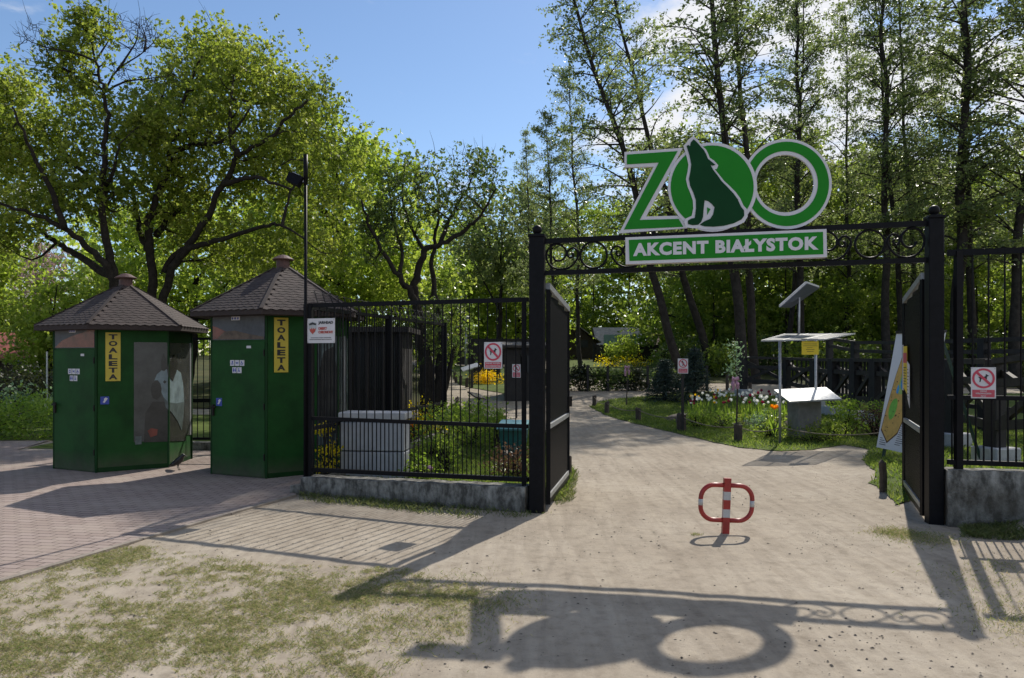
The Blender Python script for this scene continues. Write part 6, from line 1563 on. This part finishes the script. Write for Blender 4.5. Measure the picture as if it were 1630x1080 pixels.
AL = [(0, 1092, 916, 36, 1.0, 'alder leaning strongly to the left, its trunk passing behind the big letter Z', 0, .95), (1, 1130, 972, 41, 1.05, 'second left leaning alder close right of the first leaning one', 0, .95),
      (2, 1182, 1134, 34, .98, 'thick straight alder rising behind the head of the wolf', 0, 1.12), (3, 1205, 1158, 35, 1.02, 'slimmer alder just right of the thick one behind the wolf', 0, .9),
      (0, 1280, 1263, 41, 1.0, 'alder seen through the ring of the last letter', 0, .95), (1, 1257, 1287, 45, 1.0, 'thin alder crossing behind the ring letter, leaning right', 0, .75),
      (2, 1413, 1384, 38, 1.02, 'tall alder right of the ring letter above the end of the beam scrollwork', 0, .95), (3, 1437, 1398, 42, 1.0, 'slender alder close right of the one above the scrollwork', 0, .8),
      (1, 1464, 1424, 44, 1.02, 'slender left leaning alder behind the right gate post', 0, .75), (2, 1524, 1516, 37, 1.05, 'thickest alder of the wood, right of the gate post', 0, 1.25),
      (0, 1543, 1537, 39, 1.0, 'alder standing tight behind the thickest one', 0, 1.0), (3, 1616, 1628, 36, 1.1, 'thick alder near the right edge behind the bar fence', 0, 1.05),
      (3, 887, 878, 45, .68, 'smaller alder with an open crown just right of the left gate post', 180, .9), (0, 925, 905, 48, .80, 'alder with an open crown between the gate post and the letter Z', 60, .8),
      (2, 850, 842, 50, .60, 'young alder at the left end of the wood, behind the gate post ball', 230, .8), 
      
      (1, 1352, 1345, 47, .95, 'slim alder between the ring letter and the beam scrollwork', 0, .7), (3, 1490, 1488, 50, .95, 'back row alder directly behind the right gate post', 0, .8),
      
      (0, 1690, 1686, 38, 1.0, 'alder whose boughs reach in from beyond the right edge', 0, 1.0), (1, 1800, 1800, 41, 1.0, 'alder just outside the right edge', 0, 1.0),
      ]
for a_ in AL: put_alder(*a_)

# --- undergrowth: young trees, three kinds copied
def young(H, W, seed, m):
    rg_ = np.random.default_rng(seed); T_ = Tree('young_tree', Vector((0, 0, 0)), 'young tree', 'tree')
    T_.limb([Vector((0, 0, -.2)), Vector((.1, 0, H * .4)), Vector((-.1, .1, H * .95))], .11, .015); cs = []
    for _ in range(130):
        z = rg_.uniform(.08, 1) ; rr_ = W / 2 * math.sin(math.pi * min(1, .18 + z * .8)) ** .6; a = rg_.uniform(0, 6.28); r_ = rr_ * math.sqrt(rg_.uniform(.1, 1)); c_ = (r_ * math.cos(a), r_ * math.sin(a), z * H)
        if vnoise(c_[0] + seed, c_[2] + c_[1], 1.2, seed) < .34: continue
        cs.append(c_)
    for c_ in cs: T_.attach(c_, .03)
    T_.trunk(M['bark']); leaves(T_, cs, .42 * (1 if H < 12 else 1.3), 63 if H < 12 else 91, .19 if H < 12 else .24, M[m], rg_, .6); return T_.root
yk = [young(7, 5.0, 51, 'leaf_under'), young(8.5, 5.5, 52, 'leaf_under'), young(6, 5.0, 53, 'leaf_under'), young(14, 8, 54, 'leaf_under')]; yu = [0, 0, 0, 0]
YL = [(1090, 54), (1135, 50), (1195, 53), (1250, 48), (1300, 51), (1345, 46), (1390, 50), (1450, 46), (1500, 50), (1555, 44), (1600, 48), (1650, 43), (1720, 46), (890, 80), (945, 82), (1000, 80), (1050, 84), (1085, 66), (1120, 62), (1180, 66), (1235, 61), (1290, 64), (1340, 60), (1400, 63), (1460, 60), (1520, 62), (1580, 58), (1640, 60), (1700, 56), (1110, 58), (1165, 55), (1225, 57), (1280, 55), (1335, 57), (1390, 54), (1440, 57), (1495, 54), (1550, 56), (1605, 53), (1655, 56)]
w_l = ['left of', 'behind']
for i, (px, Y) in enumerate(YL):
    kx = (i * 2 + i // 3) % 3 if Y < 53 else 3
    o = yk[kx] if not yu[kx] else copy_tree(yk[kx]); yu[kx] = 1; x = (px - CX) * Y / F
    place(o, (x, Y, terr(x, Y)), rT.uniform(0, 6.28), rT.uniform(.85, 1.15), 'leafy young tree in the undergrowth between the alder trunks' if Y < 55 else 'leafy young tree in the far undergrowth, mostly hidden by nearer ones', 'young trees in the undergrowth' if Y < 55 else 'young trees in the far undergrowth')
# dark bushes in front of the trunks
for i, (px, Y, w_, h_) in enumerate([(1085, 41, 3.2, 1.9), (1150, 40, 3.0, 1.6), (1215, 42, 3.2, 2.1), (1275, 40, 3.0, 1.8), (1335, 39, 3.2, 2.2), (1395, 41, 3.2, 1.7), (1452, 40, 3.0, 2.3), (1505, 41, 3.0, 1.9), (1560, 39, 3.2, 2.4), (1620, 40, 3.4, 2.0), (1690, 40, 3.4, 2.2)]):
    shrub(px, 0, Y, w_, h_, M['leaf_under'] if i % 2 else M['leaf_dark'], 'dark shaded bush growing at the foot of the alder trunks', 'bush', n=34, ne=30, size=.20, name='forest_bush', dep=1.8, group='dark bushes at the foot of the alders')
# the far wood, one mass
xs2 = rT.uniform(-75, 110, 1900); cs = []
for x in xs2:
    Y = rT.uniform(78, 98); h = 13 + 7 * vnoise(x, Y, 9, 3); cs.append((x, Y, rT.uniform(.2, h)))
pos = cloud(cs, [1.1] * len(cs), 34, rT, .7); np_mesh('far_wood', leaf_quads(pos, .75, rT), 4, M['leaf_under'], leaf_var(len(pos), rT, len(cs), 34), label='far wood closing the view behind everything', cat='wood', kind='stuff')

# ------------------------------------------------------------------ camera, sun and sky
cam = bpy.data.cameras.new('camera'); co = bpy.data.objects.new('camera', cam); COL.objects.link(co)
co.location = (0, 0, CAMH); co.rotation_euler = (R(90), 0, 0); cam.sensor_width = 36; cam.lens = 36 * F / 1630; cam.shift_y = (HY - 540) / 1630; cam.clip_end = 1500; cam.clip_start = .05
SC.camera = co
EL = 42.0; AZ = math.atan2(1.51, 3.2)
sd = Vector((math.sin(AZ) * math.cos(R(EL)), math.cos(AZ) * math.cos(R(EL)), math.sin(R(EL))))
sun = bpy.data.lights.new('sun', 'SUN'); so = bpy.data.objects.new('sun', sun); COL.objects.link(so)
sun.energy = 4.2; sun.angle = R(.55); sun.color = (1, .94, .84); so.rotation_euler = sd.to_track_quat('Z', 'Y').to_euler(); so.location = (0, 0, 30)
w = bpy.data.worlds.new('World'); SC.world = w; w.use_nodes = True; nt = w.node_tree; L = nt.links.new; bg = nt.nodes['Background']
sky = nt.nodes.new('ShaderNodeTexSky'); sky.sky_type = 'NISHITA'; sky.sun_disc = False; sky.sun_elevation = R(EL); sky.sun_rotation = AZ; sky.air_density = 1.0; sky.dust_density = .2; sky.ozone_density = 4.0
tc = nt.nodes.new('ShaderNodeTexCoord'); sx = nt.nodes.new('ShaderNodeSeparateXYZ'); L(tc.outputs['Generated'], sx.inputs[0])
def mth(op, a, b=None):
    n = nt.nodes.new('ShaderNodeMath'); n.operation = op
    for i, v in enumerate((a, b)):
        if v is None: continue
        if isinstance(v, (int, float)): n.inputs[i].default_value = v
        else: L(v, n.inputs[i])
    return n.outputs[0]
zz = mth('ADD', mth('MAXIMUM', sx.outputs[2], 0.0), .16)
cx_ = nt.nodes.new('ShaderNodeCombineXYZ'); L(mth('DIVIDE', sx.outputs[0], zz), cx_.inputs[0]); L(mth('DIVIDE', sx.outputs[1], zz), cx_.inputs[1])
nz = nt.nodes.new('ShaderNodeTexNoise'); nz.inputs['Scale'].default_value = 2.6; nz.inputs['Detail'].default_value = 9; nz.inputs['Roughness'].default_value = .58; nz.inputs['Distortion'].default_value = .25; L(cx_.outputs[0], nz.inputs['Vector'])
mr = nt.nodes.new('ShaderNodeMapRange'); mr.interpolation_type = 'SMOOTHSTEP'; L(sx.outputs[0], mr.inputs['Value']); mr.inputs['From Min'].default_value = -.02; mr.inputs['From Max'].default_value = .22; mr.inputs['To Min'].default_value = -.10; mr.inputs['To Max'].default_value = .125
ml_ = nt.nodes.new('ShaderNodeMapRange'); ml_.interpolation_type = 'SMOOTHSTEP'; L(sx.outputs[0], ml_.inputs['Value']); ml_.inputs['From Min'].default_value = -.40; ml_.inputs['From Max'].default_value = -.52; ml_.inputs['To Min'].default_value = 0; ml_.inputs['To Max'].default_value = .10
cl2 = mth('ADD', mth('ADD', nz.outputs['Fac'], mr.outputs[0]), ml_.outputs[0])
cr_ = nt.nodes.new('ShaderNodeMapRange'); cr_.interpolation_type = 'SMOOTHSTEP'; L(cl2, cr_.inputs['Value']); cr_.inputs['From Min'].default_value = .50; cr_.inputs['From Max'].default_value = .68
mx = nt.nodes.new('ShaderNodeMix'); mx.data_type = 'RGBA'; L(cr_.outputs[0], mx.inputs[0]); L(sky.outputs[0], mx.inputs[6]); mx.inputs[7].default_value = (6.9, 7.0, 7.3, 1)
L(mx.outputs[2], bg.inputs['Color']); bg.inputs['Strength'].default_value = .11
SC.view_settings.view_transform = 'Standard'; SC.view_settings.look = 'None'; SC.view_settings.gamma = 1; SC.view_settings.use_curve_mapping = False; SC.view_settings.exposure = 0.25
SC.render.engine = 'CYCLES'; cy = SC.cycles
cy.use_denoising = True; cy.max_bounces = 7; cy.diffuse_bounces = 3; cy.glossy_bounces = 2; cy.transmission_bounces = 4; cy.transparent_max_bounces = 6; cy.use_adaptive_sampling = True; cy.adaptive_threshold = .015; cy.caustics_reflective = False; cy.caustics_refractive = False
